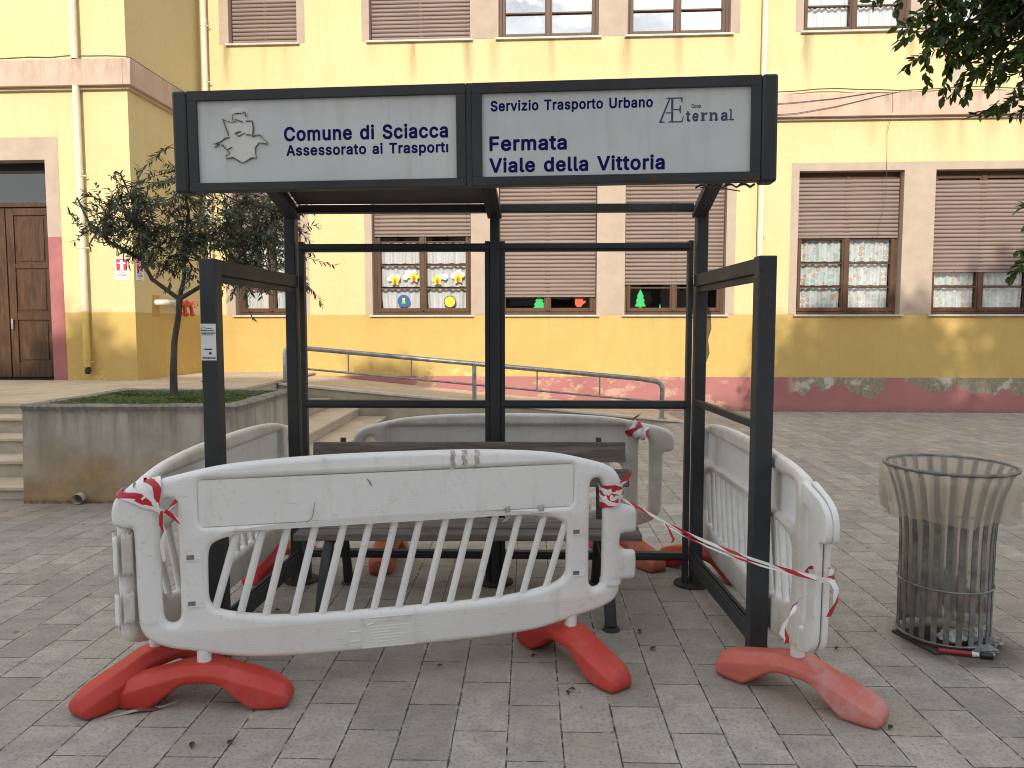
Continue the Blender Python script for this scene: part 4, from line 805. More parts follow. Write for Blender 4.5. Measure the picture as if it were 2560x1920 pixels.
# side frames
for f, b, s_ in ((RF, RB, 1), (LF, LB, -1)):
    f2, b2 = V(f.x, f.y + .03, 0), V(b.x, b.y - .03, 0)
    sbar('side_rail', off(f2, 1.772), off(b2, 1.772), .05, .068)
    sbar('side_bead', off(f2, 1.722, -.0 * s_), off(b2, 1.722), .022, .03, .002)
    sbar('bottom_rail', off(f2, .135), off(b2, .145), .05, .075); sbar('bottom_bead', off(f2, .183), off(b2, .193), .016, .018, .002); sbar('bottom_bead', off(f2, .18, -.018 * s_), off(b2, .19, -.018 * s_), .006, .012, .001)
sbar('side_bar', off(RF, 1.075, 0, .03), off(RB, 1.08, 0, -.03), .03, .036)
# a jagged sliver of pane still in the right back corner
mb = MB(); q = V(RB.x + .055, RB.y - .01, 0)
mb.prism([(0, 1.30), (.022, 1.36), (.012, 1.44), (.030, 1.50), (.024, 1.60), (0, 1.64)], lambda a, b, d: V(q.x + a, q.y + d, b), 0, .006); mb.build('pane_shard', M['grey'], sh, 0)
# roof arms rising to the sign box
SA, SB = V(-1.416, 3.22, 2.076), V(1.053, 3.05, 2.092); SL = 2.475
SE = (SB - SA).normalized(); SN = V(SE.y, -SE.x, 0).normalized(); SU = SN.cross(-SE).normalized(); SU = SU if SU.z > 0 else -SU
def SG(s, d, z): return SA + SE * s + SN * d + SU * z
for p, s_ in ((LB, .16), (CB, 1.243), (RB, 2.40)):
    e = SG(s_, -.07, .36); st_ = off(p, TZB - .03, 0, -.02)
    dirn = (e - st_); mid = st_ + dirn * .5 + V(0, 0, .0)
    sbar('roof_arm', st_, e, .055, .075)
    sbar('roof_bead', st_ + V(.034, 0, -.02), e + V(.034, 0, -.02), .012, .03, .002); sbar('roof_bead', st_ + V(-.034, 0, -.02), e + V(-.034, 0, -.02), .012, .03, .002)
mb = MB(); a, b, c, d = off(LB, TZB + .02, .03, -.03), off(CB, TZB + .02, -.03, -.03), SG(1.20, -.075, .385), SG(.2, -.075, .385)
mb.add([a, b, c, d, a + V(0, 0, .012), b + V(0, 0, .012), c + V(0, 0, .012), d + V(0, 0, .012)], [(3, 2, 1, 0), (4, 5, 6, 7), (0, 1, 5, 4), (1, 2, 6, 5), (2, 3, 7, 6), (3, 0, 4, 7)])
mb.build('roof_panel', M['roof'], sh, 0)
# sign box
def sgbox(mb, s0, s1, d0, d1, z0, z1):
    mb.add([SG(s, d, z) for z in (z0, z1) for s, d in ((s0, d0), (s1, d0), (s1, d1), (s0, d1))], [(0, 3, 2, 1), (4, 5, 6, 7), (0, 1, 5, 4), (1, 2, 6, 5), (2, 3, 7, 6), (3, 0, 4, 7)])
mb = MB(); H_ = .412
sgbox(mb, .06, 2.413, -.075, -.016, .004, H_ - .004)
sg = mb.build('sign_box', M['shelter'], sh, 30)
for s0, s1 in ((-.004, .0575), (2.415, 2.478)):
    mb = MB(); sgbox(mb, s0, s1, -.085, .004, -.006, H_ + .002); mb.build('end_cap', M['shelter'], sg, 30, .012, 3)
def frame(s0, s1, a, b, z0, z1):
    mb = MB()
    sgbox(mb, s0, s1, -.018, 0, z1, H_); sgbox(mb, s0, s1, -.018, 0, 0, z0); sgbox(mb, s0, a, -.018, 0, z0, z1); sgbox(mb, b, s1, -.018, 0, z0, z1); return mb.build('sign_frame', M['shelter'], sg, 30, .002)
frame(.0595, 1.2305, .100, 1.192, .034, .371); frame(1.2565, 2.4135, 1.298, 2.374, .036, .370)
mb = MB(); sgbox(mb, 1.232, 1.255, -.02, -.004, 0, H_); mb.build('sign_divider', M['shelter'], sg, 30)
PD = -.012
for i, (s0, s1, z0, z1) in enumerate(((.098, 1.194, .032, .373), (1.296, 2.376, .034, .372))):
    mb = MB(); sgbox(mb, s0, s1, -.0155, PD, z0, z1); mb.build('sign_panel', M['panel'], sg, 0)
SGT = lambda s, d, z: SG(s, PD + d, z)
for txt, a, b, z, cap, bold in (('Comune di Sciacca', .468, 1.157, .2025, .056, .022), ('Assessorato ai Trasport\u0131', .476, 1.157, .142, .042, .022), ('Servizio Trasporto Urbano', 1.333, 1.988, .301, .040, .02), ('Fermata', 1.327, 1.643, .143, .057, .022), ('Viale della Vittoria', 1.326, 2.037, .056, .056, .022)):
    for w_ in text_words(txt, a, b, z, cap, SGT, bold): w_.build('lettering', M['navy'], sg, 0)
text_mb('Coop', 2.141, 2.178, .293, .0145, SGT, .02).build('lettering', M['blacktxt'], sg, 0)
# AE monogram and the serif wordmark
mb = MB()
def poly2(pts, ox, oz, sx, sz): mb.add([SGT(ox + x * sx, .0006 + random.random() * .0003, oz + z * sz) for x, z in pts], [list(range(len(pts)))])
ox, oz, sx, sz = 2.012, .237, .099, .098
for q in ([(.02, .04), (.10, .04), (.46, .95), (.40, .95)], [(0, 0), (.24, 0), (.24, .035), (.15, .055), (.07, .055), (0, .035)], [(.49, .03), (.58, .03), (.58, .97), (.49, .97)], [(.30, 1), (.94, 1), (.94, .945), (.30, .945)], [(.91, .79), (.945, .79), (.945, 1), (.87, .97)],
          [(.38, 0), (.95, 0), (.95, .05), (.38, .05)], [(.90, .03), (.95, .0), (1.0, .24), (.97, .24)], [(.58, .49), (.86, .49), (.86, .54), (.58, .54)], [(.85, .36), (.88, .36), (.88, .68), (.85, .68), (.81, .54), (.81, .49)], [(.26, .37), (.49, .37), (.49, .415), (.28, .415)]): poly2(q, ox, oz, sx, sz)
x = 2.117
serif = []
for ch, x0, wch in (('t', 2.119, .018), ('e', 2.145, .024), ('r', 2.181, .024), ('n', 2.214, .030), ('a', 2.257, .026), ('l', 2.294, .009)):
    t_ = text_mb(ch, x0, x0 + wch, .241, .042, SGT, .03); mb.add(t_.v, t_.f)
for a, b, z in ((2.178, 2.196, .241), (2.211, 2.226, .241), (2.231, 2.247, .241), (2.289, 2.309, .241), (2.177, 2.186, .2695), (2.210, 2.219, .2695), (2.289, 2.298, .2795), (2.280, 2.287, .241)):
    mb.add([SGT(a, .0007, z), SGT(b, .0007, z), SGT(b, .0007, z + .0042), SGT(a, .0007, z + .0042)], [(0, 1, 2, 3)])
mb.build('logo', M['faintnavy'], sg, 0, fix=False)
# torn-off emblem: white film with curled edges
cpx = lambda x, y: ((x - 365) / 1185 * .241 + .160, .344 - (y - 295) / 1170 * .231)
out = [(720, 380), (800, 320), (940, 292), (1090, 320), (1145, 380), (1100, 480), (1100, 560), (1235, 560), (1245, 880), (1390, 875), (1550, 1065), (1360, 1045), (1285, 1150), (1300, 1360), (1195, 1355), (1000, 1460), (810, 1335), (655, 1355), (720, 1245), (590, 1080), (420, 1120), (370, 1045), (640, 930), (715, 880), (605, 545), (820, 585), (815, 450)]
mb = MB(); mb.prism([cpx(*p) for p in out], lambda a, b, d: SG(a, PD + d, b), .0002, .0011); mb.build('torn_emblem', M['crest'], sg, 0)
mb = MB()
for line in ([(605, 540), (700, 585), (800, 610), (890, 585)], [(605, 540), (660, 690), (720, 880)], [(1095, 590), (1230, 590), (1245, 750), (1235, 900)], [(1230, 920), (1280, 895), (1385, 885), (1450, 970), (1550, 1060), (1530, 1075), (1390, 1050)], [(1360, 1040), (1280, 1140), (1275, 1270), (1300, 1360), (1195, 1352), (1090, 1415), (1000, 1460), (880, 1390), (800, 1335), (655, 1358)], [(640, 1305), (730, 1245), (600, 1085), (560, 1060)], [(420, 1120), (520, 1060), (380, 1045)], [(440, 1050), (560, 1000), (640, 935), (740, 920)], [(820, 570), (820, 440), (920, 425), (1020, 425), (1075, 395), (1100, 500)], [(860, 830), (980, 800), (860, 840), (930, 900), (1060, 835)], [(870, 545), (1030, 610)], [(680, 1170), (790, 1125)], [(1090, 865), (1230, 885)]):
    pts = [SG(*(lambda c: (c[0], PD + .002 + random.random() * .004, c[1]))(cpx(*p))) for p in line]
    mb.tube(pts, [.0013 + random.random() * .0019 for _ in pts], 5)
mb.build('curled_edge', M['crested'], sg, 40)
# rusted ragged lip under the right end
mb = MB(); random.seed(3)
pts = [SG(2.16 + i * .018, -.01, -.012 - .008 * abs(noise.noise(V(i * .9, 1, 0))) - (.012 if i % 3 == 0 else 0)) for i in range(14)]
mb.tube(pts, [.003 + random.random() * .004 for _ in pts], 5); mb.tube([SG(2.18, -.02, -.02), SG(2.26, .01, -.03), SG(2.33, .02, -.045)], .0025, 5)
mb.build('rusted_edge', M['rust'], sg, 40)
# notice stuck on the left front post (its square code left blank)
nt = thing('paper_notice', 'white printed notice stuck on the left front shelter post', 'notice', (LF.x, LF.y - .04, 1.36))
NX = lambda s, d, z: V(LF.x - .034 + s, LF.y - .0385 - d, z)
mb = MB(); z0, z1 = 1.362, 1.522
mb.prism([(0, z0), (.066, z0), (.066, z1), (0, z1)], lambda a, b, d: NX(a, d, b), 0, .001); mb.build('sheet', M['paper'], nt, 0)
mb = MB()
def rect(a, b, c, d): mb.add([NX(a, .0016, c), NX(b, .0016, c), NX(b, .0016, d), NX(a, .0016, d)], [(0, 1, 2, 3)])
for k, (za, a, b) in enumerate(((.129, .002, .062), (.122, .003, .063), (.116, .003, .064), (.110, .004, .055), (.012, .004, .064), (.007, .008, .064))):
    x = a
    while x < b: 
        l = random.uniform(.004, .011); rect(x, min(b, x + l), z0 + za, z0 + za + .0032); x += l + .0018
rect(.016, .048, z0 + .046, z0 + .0515); rect(.012, .014, z0 + .044, z0 + .054); rect(.034, .045, z0 + .026, z0 + .036); 
mb.build('print', M['blacktxt'], nt, 0, fix=False)
mb = MB(); rect(.025, .05, z0 + .138, z0 + .1415)
ring = [(.012 + .008 * math.cos(a), .139 + .008 * math.sin(a)) for a in [i * .5236 for i in range(12)]]
mb.tube([NX(a, .0016, z0 + b) for a, b in ring], .0011, 5, closed=True); mb.build('logo', M['greentxt'], nt, 0)

# ------------------------------------------------------------------ bench
be = thing('bench', 'weathered wooden slat bench with dark iron legs inside the shelter', 'bench', (-.24, 4.0, 0))
def plank(x0, x1, p, dy, dz, tilt=0):
    mb = MB(); n = 14; vs = []
    for i in range(n + 1):
        x = x0 + (x1 - x0) * i / n; sag = .003 * noise.noise(V(x * 2, p[0] * 9, 0))
        for a, b in ((-.5, -.5), (.5, -.5), (.5, .5), (-.5, .5)):
            y, z = a * dy, b * dz; vs.append(V(x, p[0] + y * math.cos(tilt) - z * math.sin(tilt), p[1] + y * math.sin(tilt) + z * math.cos(tilt) + sag))
    fs = [(0, 1, 2, 3), tuple(n * 4 + k for k in (3, 2, 1, 0))] + [(i * 4 + k, (i + 1) * 4 + k, (i + 1) * 4 + (k + 1) % 4, i * 4 + (k + 1) % 4) for i in range(n) for k in range(4)]
    mb.add(vs, fs); return mb.build('slat', M['bench'], be, 30, .005)
for y, z in ((3.93, .405), (4.04, .412), (4.15, .412)): plank(-1.15, .685, (y, z), .10, .038)
plank(-1.13, .645, (4.245, .80), .032, .115, R(-8)); plank(-1.13, .665, (4.225, .655), .032, .10, R(-8))
for x in (-.965, .495):
    mb = MB()
    mb.tube([(x, 3.66, .01), (x, 3.69, .06), (x, 3.76, .20), (x, 3.84, .32), (x, 3.90, .375), (x, 4.05, .37), (x, 4.17, .36), (x, 4.26, .27), (x, 4.31, .14), (x, 4.345, .01)], [.030, .030, .029, .029, .028, .024, .026, .027, .027, .030], 8, flat=.8)
    mb.tube([(x, 4.16, .37), (x, 4.20, .5), (x, 4.235, .68), (x, 4.265, .88)], [.021, .019, .018, .016], 8); mb.tube([(x, 3.88, .3), (x, 4.0, .25), (x, 4.15, .27), (x, 4.25, .3)], .012, 6)
    for y in (3.655, 4.35): mb.lathe((x, y, 0), [(0, .016), (.04, .014), (.045, 0)], 14)
    mb.build('leg', M['iron'], be, 40)

# ------------------------------------------------------------------ plastic barriers
BV = .024
def barrier_meshes():
    right = [(0, .99), (.28, .988), (.485, .979), (.665, .963), (.77, .942), (.873, .914), (.925, .899), (.960, .879), (.986, .85), (.998, .815), (1.000, .76), (1.002, .715), (1.03, .708), (1.065, .697), (1.077, .68), (1.077, .60), (1.07, .584), (1.05, .581), (1.012, .582), (.998, .575), (.995, .545), (.997, .512), (1.02, .500), (1.065, .499), (1.075, .488), (1.074, .385), (1.066, .370), (1.05, .366), (1.01, .368), (.997, .360), (.995, .325), (.985, .298), (.965, .273), (.93, .255), (.885, .239), (.78, .216), (.67, .187), (.565, .170), (.40, .162), (.2, .159)]
    left = [(-.2, .159), (-.40, .162), (-.565, .170), (-.67, .187), (-.78, .216), (-.885, .239), (-.945, .265), (-.985, .300), (-1.003, .345), (-1.006, .5), (-1.008, .69), (-1.010, .722), (-1.020, .731), (-1.045, .731), (-1.072, .740), (-1.085, .757), (-1.087, .795), (-1.080, .832), (-1.062, .860), (-1.035, .880), (-.985, .899), (-.93, .912), (-.873, .925), (-.77, .948), (-.665, .966), (-.485, .980), (-.28, .988)]
    h2 = [(-.72, .655), (-.735, .64), (-.745, .61), (-.747, .52), (-.747, .43), (-.735, .40), (-.70, .374), (-.62, .355), (-.5, .335), (-.36, .327), (0, .324), (.36, .327), (.5, .335), (.62, .355), (.70, .374), (.735, .40), (.747, .43), (.747, .52), (.745, .61), (.735, .64), (.72, .655), (.68, .672), (.60, .685), (.45, .696), (.25, .701), (0, .703), (-.25, .701), (-.45, .696), (-.60, .685), (-.68, .672)]
    def gap(s_): return [(s_ * a, b) for a, b in [(.850, .80), (.855, .825), (.870, .838), (.888, .840), (.903, .832), (.913, .815), (.917, .79), (.918, .6), (.916, .38), (.910, .356), (.897, .342), (.880, .337), (.863, .343), (.851, .36), (.848, .38), (.848, .6)]]
    pan = [(-.75, .735), (.75, .735), (.75, .895), (-.75, .895)]
    pr = []
    for (x, z), (sx_, sz_) in zip(pan, ((-1, -1), (1, -1), (1, 1), (-1, 1))):
        pr += [(x - sx_ * .0, z - sz_ * .03), (x - sx_ * .01, z - sz_ * .01), (x - sx_ * .03, z)] if sx_ * sz_ > 0 and sx_ > 0 or (sx_ < 0 and sz_ < 0) else [(x - sx_ * .03, z), (x - sx_ * .01, z - sz_ * .01), (x, z - sz_ * .03)]
    pr = [(-.77, .750), (-.762, .728), (-.745, .722), (.745, .722), (.762, .728), (.77, .750), (.77, .882), (.762, .902), (.745, .908), (-.745, .908), (-.762, .902), (-.77, .882)]
    global NOSOCK, CUTEND, SHELL
    i0 = right.index((1.002, .715)); i1 = right.index((.997, .360))
    nosock = right[:i0] + [(1.0, .68), (.998, .55), (.997, .42)] + right[i1:]
    rest = [chaikin(h2, 2), chaikin(gap(1), 2)]
    prr = [(-.77, .750), (-.762, .728), (-.745, .722), (.745, .722), (.762, .728), (.77, .750), (.77, .882), (.762, .902), (.745, .908), (-.745, .908), (-.762, .902), (-.77, .882)]
    NOSOCK = flat_solid([chaikin(nosock + left, 2)] + rest + [chaikin(gap(-1), 2), chaikin(prr, 1)], .030, BV)
    cut = [p for p in left if p[0] > -.84] ; k_ = [q for q in range(len(cut)) if cut[q][1] > .5][0]
    cut = cut[:k_] + [(-.845, .235), (-.848, .5), (-.846, .93)] + cut[k_:]
    CUTEND = flat_solid([chaikin(right + cut, 2)] + rest + [chaikin(prr, 1)], .030, BV)
    tube_ = [(-.84, .228), (-.885, .239), (-.945, .265), (-.985, .300), (-1.003, .345), (-1.006, .5), (-1.008, .69), (-1.010, .722), (-1.020, .731), (-1.045, .731), (-1.072, .740), (-1.085, .757), (-1.087, .795), (-1.080, .832), (-1.062, .860), (-1.035, .880), (-.985, .899), (-.93, .912), (-.873, .925), (-.84, .932), (-.84, .84), (-.87, .842), (-.905, .832), (-.918, .80), (-.920, .6), (-.918, .38), (-.905, .345), (-.87, .337), (-.84, .338)]
    SHELL = flat_solid([chaikin(tube_, 2)], .0125, .008)
    body = flat_solid([chaikin(right + left, 2), chaikin(h2, 2), chaikin(gap(1), 2), chaikin(gap(-1), 2), chaikin(pr, 1)], .030, BV)
    return body
random.seed(11)
BODY = barrier_meshes()
def prep(me, mat, sm=50):
    me.materials.append(mat); me.polygons.foreach_set('use_smooth', [True] * len(me.polygons)); me.set_sharp_from_angle(angle=R(sm)); return me
for m_ in (BODY, NOSOCK, CUTEND, SHELL): prep(m_, M['plastic'], 55)
def mesh_of(mb, name, mat, sm=40):
    o = mb.build(name, mat, None, sm); me = o.data; l = o.location.copy(); bpy.data.objects.remove(o); me.transform(Matrix.Translation(l)); return me
mb = MB(); mb.box((-.772, -.0225, .722), (.772, -.006, .908)); PANEL = mesh_of(mb, 'panel', M['plastic'])
sb = [-.7295, -.6325, -.5345, -.4255, -.3105, -.2055, -.1005, .0035, .1155, .2225, .3315, .4355, .5445, .6545]
SLATS = []
for x in sb:
    zb = .318 if abs(x) < .45 else (.327 if abs(x) < .56 else (.34 if abs(x) < .64 else .36)); xt = x + .097; zt = .703 if abs(xt) < .45 else (.692 if abs(xt) < .64 else .668)
    mb = MB(); mb.tube([(x - .003, 0, zb - .012), (xt + .003, 0, zt + .012)], .0155, 8); SLATS.append(mesh_of(mb, 'slat', M['plastic'], 60))
mb = MB(); mb.tube([(0, 0, .13), (0, 0, .24)], .0275, 18); STUB = mesh_of(mb, 'leg_peg', M['plastic'])
def foot_mesh(mat):
    bm = bmesh.new(); st = [(-.345, .022, .050, .09), (-.332, .0, .088, .122), (-.285, 0, .112, .146), (-.205, 0, .136, .152), (-.16, .034, .148, .150), (-.085, .092, .170, .148), (-.05, .105, .175, .156), (0, .106, .176, .160)]
    st = st + [(-a, b, c, d) for a, b, c, d in st[-2::-1]]; rings = []
    for x, zb, zt, w_ in st:
        h = w_ / 2; ct = min(.036, (zt - zb) * .45); cb = .012
        rings.append([bm.verts.new((x, y, z)) for y, z in ((-h + cb, zb), (h - cb, zb), (h, zb + cb), (h, zt - ct), (h - ct * 1.1, zt), (-h + ct * 1.1, zt), (-h, zt - ct), (-h, zb + cb))])
    for a, b in zip(rings[:-1], rings[1:]):
        for i in range(8): bm.faces.new((a[i], a[(i + 1) % 8], b[(i + 1) % 8], b[i]))
    bm.faces.new(rings[0][::-1]); bm.faces.new(rings[-1])
    bmesh.ops.recalc_face_normals(bm, faces=bm.faces)
    bmesh.ops.bevel(bm, geom=[e for e in bm.edges if e.calc_face_angle(0) > R(20)], offset=.006, segments=2, affect='EDGES', profile=.6)
    me = bpy.data.meshes.new('foot'); bm.to_mesh(me); bm.free()
    rs = random.random() * 50
    for v in me.vertices: v.co += noise.noise_vector(v.co * 7 + V(rs, 0, 0)) * .005
    return prep(me, mat, 34)
FRONT_EMB = MB()
EMF = lambda s, d, z: V(s, -.0300 - d, z)
for a, b, c, d in ((-.155, .075, .172, .1745), (-.155, .075, .2985, .301), (-.155, -.1525, .172, .301), (.0725, .075, .172, .301)): FRONT_EMB.prism([(a, c), (b, c), (b, d), (a, d)], lambda p, q, e: EMF(p, e, q), -.001, .0030)
FRONT_EMB.prism([(-.205, .205), (-.155, .205), (-.155, .2075), (-.205, .2075)], lambda p, q, e: EMF(p, e, q), -.001, .0026); FRONT_EMB.prism([(-.205, .245), (-.155, .245), (-.155, .2475), (-.205, .2475)], lambda p, q, e: EMF(p, e, q), -.001, .0030); FRONT_EMB.prism([(-.205, .205), (-.2025, .205), (-.2025, .2475), (-.205, .2475)], lambda p, q, e: EMF(p, e, q), -.001, .0030)
t_ = text_mb('MAC PLASTIC', -.09, .06, .275, .014, lambda s, d, z: EMF(s, .0015, z), .02); FRONT_EMB.add(t_.v, t_.f)
FRONT_EMB.tube([EMF(-.122 + .018 * math.cos(a * .524), .001, .281 + .010 * math.sin(a * .524)) for a in range(12)], .0018, 5, closed=True)
for k in range(6): FRONT_EMB.prism([(-.115, .258 - k * .013), (.05 - .03 * (k % 3), .258 - k * .013), (.05 - .03 * (k % 3), .262 - k * .013), (-.115, .262 - k * .013)], lambda p, q, e: EMF(p, e, q), -.001, .0012)
EMB = mesh_of(FRONT_EMB, 'moulded_label', M['plastic'])
def child(name, me, par, loc=(0, 0, 0), rz=0):
    o = bpy.data.objects.new(name, me); COL.objects.link(o); o.parent = par; o.location = loc; o.rotation_euler = (0, 0, rz); ORG[o.name] = V(0, 0, 0); return o
SLOTS = MB()
for s_ in (-1, 1):
    for z in (.605, .419): SLOTS.box((s_ * .795 - .025, -.0312, z - .008), (s_ * .795 + .004, -.0290, z + .010)); SLOTS.mi = 1; SLOTS.box((s_ * .795 - .025, -.034, z - .013), (s_ * .795 + .027, -.0290, z - .0085)); SLOTS.box((s_ * .795 + .004, -.0318, z - .008), (s_ * .795 + .027, -.0290, z + .010)); SLOTS.mi = 0
SLOT = mesh_of(SLOTS, 'slot', [simple('slot_shade_plastic', (.20, .185, .15), .6, 0, .3, 60), M['plastic']])  # dark boxes on the face paint in the shade inside the slots
def barrier(label, x, y, rz, feet, zs=1.0, mats=('red', 'red'), lean=0, body=None):
    b = thing('plastic_barrier', label, 'barrier', (x, y, 0), 'white plastic barriers closing off the shelter', rz); ORG[b.name] = V(0, 0, 0)
    b.scale = (1, 1, zs); b.rotation_euler.x = lean
    bd = child('body', body or BODY, b); child('moulded_label', EMB, bd); child('panel', PANEL, b); child('slot', SLOT, bd)
    for k, m in enumerate(SLATS): child('slat', m, b)
    for k, s_ in enumerate((-.77, .77)):
        child('leg_peg', STUB, b, (s_, 0, 0)); f = child('foot', foot_mesh(M[mats[k]]), b, (s_, 0, 0), feet[k] - rz)
        if mats[k] == 'faded': f['label'] = 'sun-bleached pinkish red foot'
    return b
B1R = R(13.66)
barrier('front white plastic barrier facing the viewer before the bench, on two red feet', -.485, 3.109, B1R, (R(0), R(-55)))
barrier('white plastic barrier end-on at left, between shelter and concrete planter', -1.475, 3.86, R(-92), (R(75), R(59)), .965, ('red', 'red'), 0, NOSOCK)
barrier('white plastic barrier behind the bench with deep recessed panel', -.03, 4.83, R(180.5), (R(-60), R(88)), .965, ('orange', 'orange'))
barrier('cracked white plastic barrier end-on at right, on a sun-bleached pink foot', 1.175, 3.75, R(89.2), (R(-44), R(-50)), .975, ('faded', 'red'), 0, CUTEND)
B1 = bpy.data.objects['plastic_barrier']
mb = MB(); mb.tube([(-.33, -.0305, .80), (-.335, -.0305, .765), (-.342, -.0305, .735), (-.37, -.029, .712)], [.0008, .0013, .0013, .0009], 5); mb.tube([(-.12, -.0245, .885), (-.108, -.025, .868), (-.10, -.0245, .852)], [.001, .002, .0008], 5)
child('crack', mesh_of(mb, 'crack', simple('crack_shadow', (.10, .095, .085), .9, 0, 0)), B1)
for x, zt, l in ((.235, .985, .075), (.285, .985, .06), (.34, .984, .07), (.47, 0, 0), (.62, 0, 0)):
    mb = MB()
    if zt: mb.ribbon([V(x + .004 * math.sin(k * 2.1), -.0310 + (.0 if k else .012), zt - l * k / 5 + (.003 if k == 0 else 0)) for k in range(6)], V(.010, 0, 0))
    else: mb.ribbon([V(x, -.031, .735), V(x + .003, -.0315, .712), V(x + .012, -.020, .694), V(x - .008, -.016, .668)], V(.012, 0, .003))
    child('old_adhesive_tape', mesh_of(mb, 'old_adhesive_tape', M['oldtape'], 60), B1)
B4 = bpy.data.objects['plastic_barrier.003']; B2 = bpy.data.objects['plastic_barrier.001']
for y_, a_ in ((.0195, 1.6), (-.0195, -1.8)):
    o = child('cracked_end_shell', SHELL, B4, (-.84 + .84 * math.cos(R(a_)), y_ + .84 * math.sin(R(-a_)) * -1 - .84 * math.sin(R(a_)) + .84 * math.sin(R(a_)), 0)); o.location = (-.84 * (1 - math.cos(R(a_))), y_ + .84 * math.sin(R(a_)), 0); o.rotation_euler = (0, 0, R(a_)); o['label'] = 'half of the split end tube'
def shard(z0, z1, a0, a1, r, seed):
    mb = MB(); n = 8; m = 8
    vs = [V(.985 + (r + .003 * noise.noise(V(i * .37, j * .41, seed + .5))) * math.cos(R(a0 + (a1 - a0) * i / n)), r * .8 * math.sin(R(a0 + (a1 - a0) * i / n)), (z0 + (z1 - z0) * j / m) + (.018 * noise.noise(V(i * .83, seed + .3, 3.1 + j)) if j in (0, m) else 0)) for i in range(n + 1) for j in range(m + 1)]
    mb.add(vs, [(i * (m + 1) + j, (i + 1) * (m + 1) + j, (i + 1) * (m + 1) + j + 1, i * (m + 1) + j + 1) for i in range(n) for j in range(m)])
    me = mesh_of(mb, 'broken_socket', M['plastic'], 60); o = child('broken_socket', me, B2); sm_ = o.modifiers.new('thick', 'SOLIDIFY'); sm_.thickness = .005
for k_, (z0, z1) in enumerate(((.56, .73), (.36, .49))): shard(z0, z1, -75, -5, .048, k_); shard(z0 + .01, z1 + .008, 20, 80, .05, k_ + 5)

# ------------------------------------------------------------------ red and white tape
def crinkle(pts, a): return [V(p) + rv() * a for p in pts]
def wrap(mb, c, ax, rx, ry, turns, pitch, wd, u0=0.0, n=14, ph=0.0, jag=.006):
    """ribbon wound round axis ax at c"""
    ax = V(ax).normalized(); e1 = ax.orthogonal().normalized() if abs(ax.z) < .9 else V(1, 0, 0); e1 = (e1 - ax * e1.dot(ax)).normalized(); e2 = ax.cross(e1); pts = []; ws = []
    for i in range(int(turns * n) + 1):
        a = ph + i * 2 * math.pi / n; pts.append(V(c) + e1 * rx * math.cos(a) + e2 * ry * math.sin(a) + ax * (i / n * pitch) + rv() * jag * .5); ws.append(ax * wd / 2 * random.uniform(.6, 1.0) + rv() * wd * .08)
    mb.ribbon(pts, ws, u0)
def bl(x, y, z, cx=-.485, cy=3.109, rz=B1R, zs=1): return V(cx + x * math.cos(rz) - y * math.sin(rz), cy + x * math.sin(rz) + y * math.cos(rz), z * zs)
random.seed(31)
mb = MB()
E1 = V(math.cos(B1R), math.sin(B1R), 0)
for k in range(5): wrap(mb, bl(.956, 0, .715 + k * .018), (rj(.12), rj(.12), 1), .052, .042, 1.3, .012, .034, k * .21, ph=k * 1.3)
k0 = bl(1.0, -.02, .742); k1 = V(1.10, 2.66, .60)
pts = [k0.lerp(k1, t) + V(0, 0, -.035 * math.sin(math.pi * t)) for t in [i / 14 for i in range(15)]]
mb.ribbon(pts, [V(0, 0, .0062) + V(.002, 0, 0) * math.sin(i) for i in range(15)], .3)
mb.ribbon([p + V(0, -.004, -.014 * math.sin(math.pi * i / 14) - .004) for i, p in enumerate(pts)][4:], V(0, 0, .004), 1.0)
q = k0.lerp(k1, .26) + V(0, 0, -.03); mb.ribbon(crinkle([q, q + V(.02, 0, -.03), q + V(.035, -.01, -.07), q + V(.03, 0, -.09)], .004), V(.006, .004, 0), .1)
q = bl(1.0, -.01, .80); mb.ribbon(crinkle([q, q + V(.03, .01, .03), q + V(.05, .01, .055)], .004), V(.0, .0, .012), .1)
# tied and hanging at the right barrier
wrap(mb, V(1.135, 2.72, .60), (0, 0, 1), .052, .05, 1.4, -.01, .03, .55)
q = V(1.150, 2.65, .60); mb.ribbon(crinkle([q, q + V(.015, -.01, -.03), q + V(.01, -.01, -.08), q + V(-.005, 0, -.14)], .003), [V(.012, .006, 0)] * 4, .51)
q = V(1.095, 2.76, .50); mb.ribbon(crinkle([q, q + V(-.02, .02, -.04), q + V(-.04, .0, -.07), q + V(-.06, .0, -.10), q + V(-.078, .0, -.135), q + V(-.062, .0, -.165), q + V(-.055, .0, -.185)], .003), [V(.012, 0, .010)] * 5 + [V(.010, 0, .002)] * 2, .4)
tag(mb.build('caution_tape', M['tape'], None, 60, fix=False), 'red and white tape stretched from the front barrier across to the right barrier', 'tape')
mb = MB()
for k, (xt, zt, wd_) in enumerate(((-1.052, .868, .014), (-1.02, .884, .020), (-.985, .897, .022), (-.945, .909, .020), (-.92, .913, .016))):
    kn = V(-.912, -.040, .800); tp = V(xt, -.032, zt)
    pl_ = [kn, kn.lerp(tp, .3) + V(0, -.003, 0), kn.lerp(tp, .65) + V(0, -.003, 0), tp, V(xt - .004, -.006, zt + .012), V(xt, .02, zt + .008), V(xt + .02, .036, zt - .05), V(-.93, .036, .81)]
    ds = V(.75, 0, .66) if k < 3 else V(.95, 0, .2)
    mb.ribbon(crinkle([bl(*q_) for q_ in pl_], .003), [bl(*(ds * wd_ * f)) - bl(0, 0, 0) for f in (.3, .6, .9, 1.1, 1.1, 1.1, .8, .5)], k * .083)
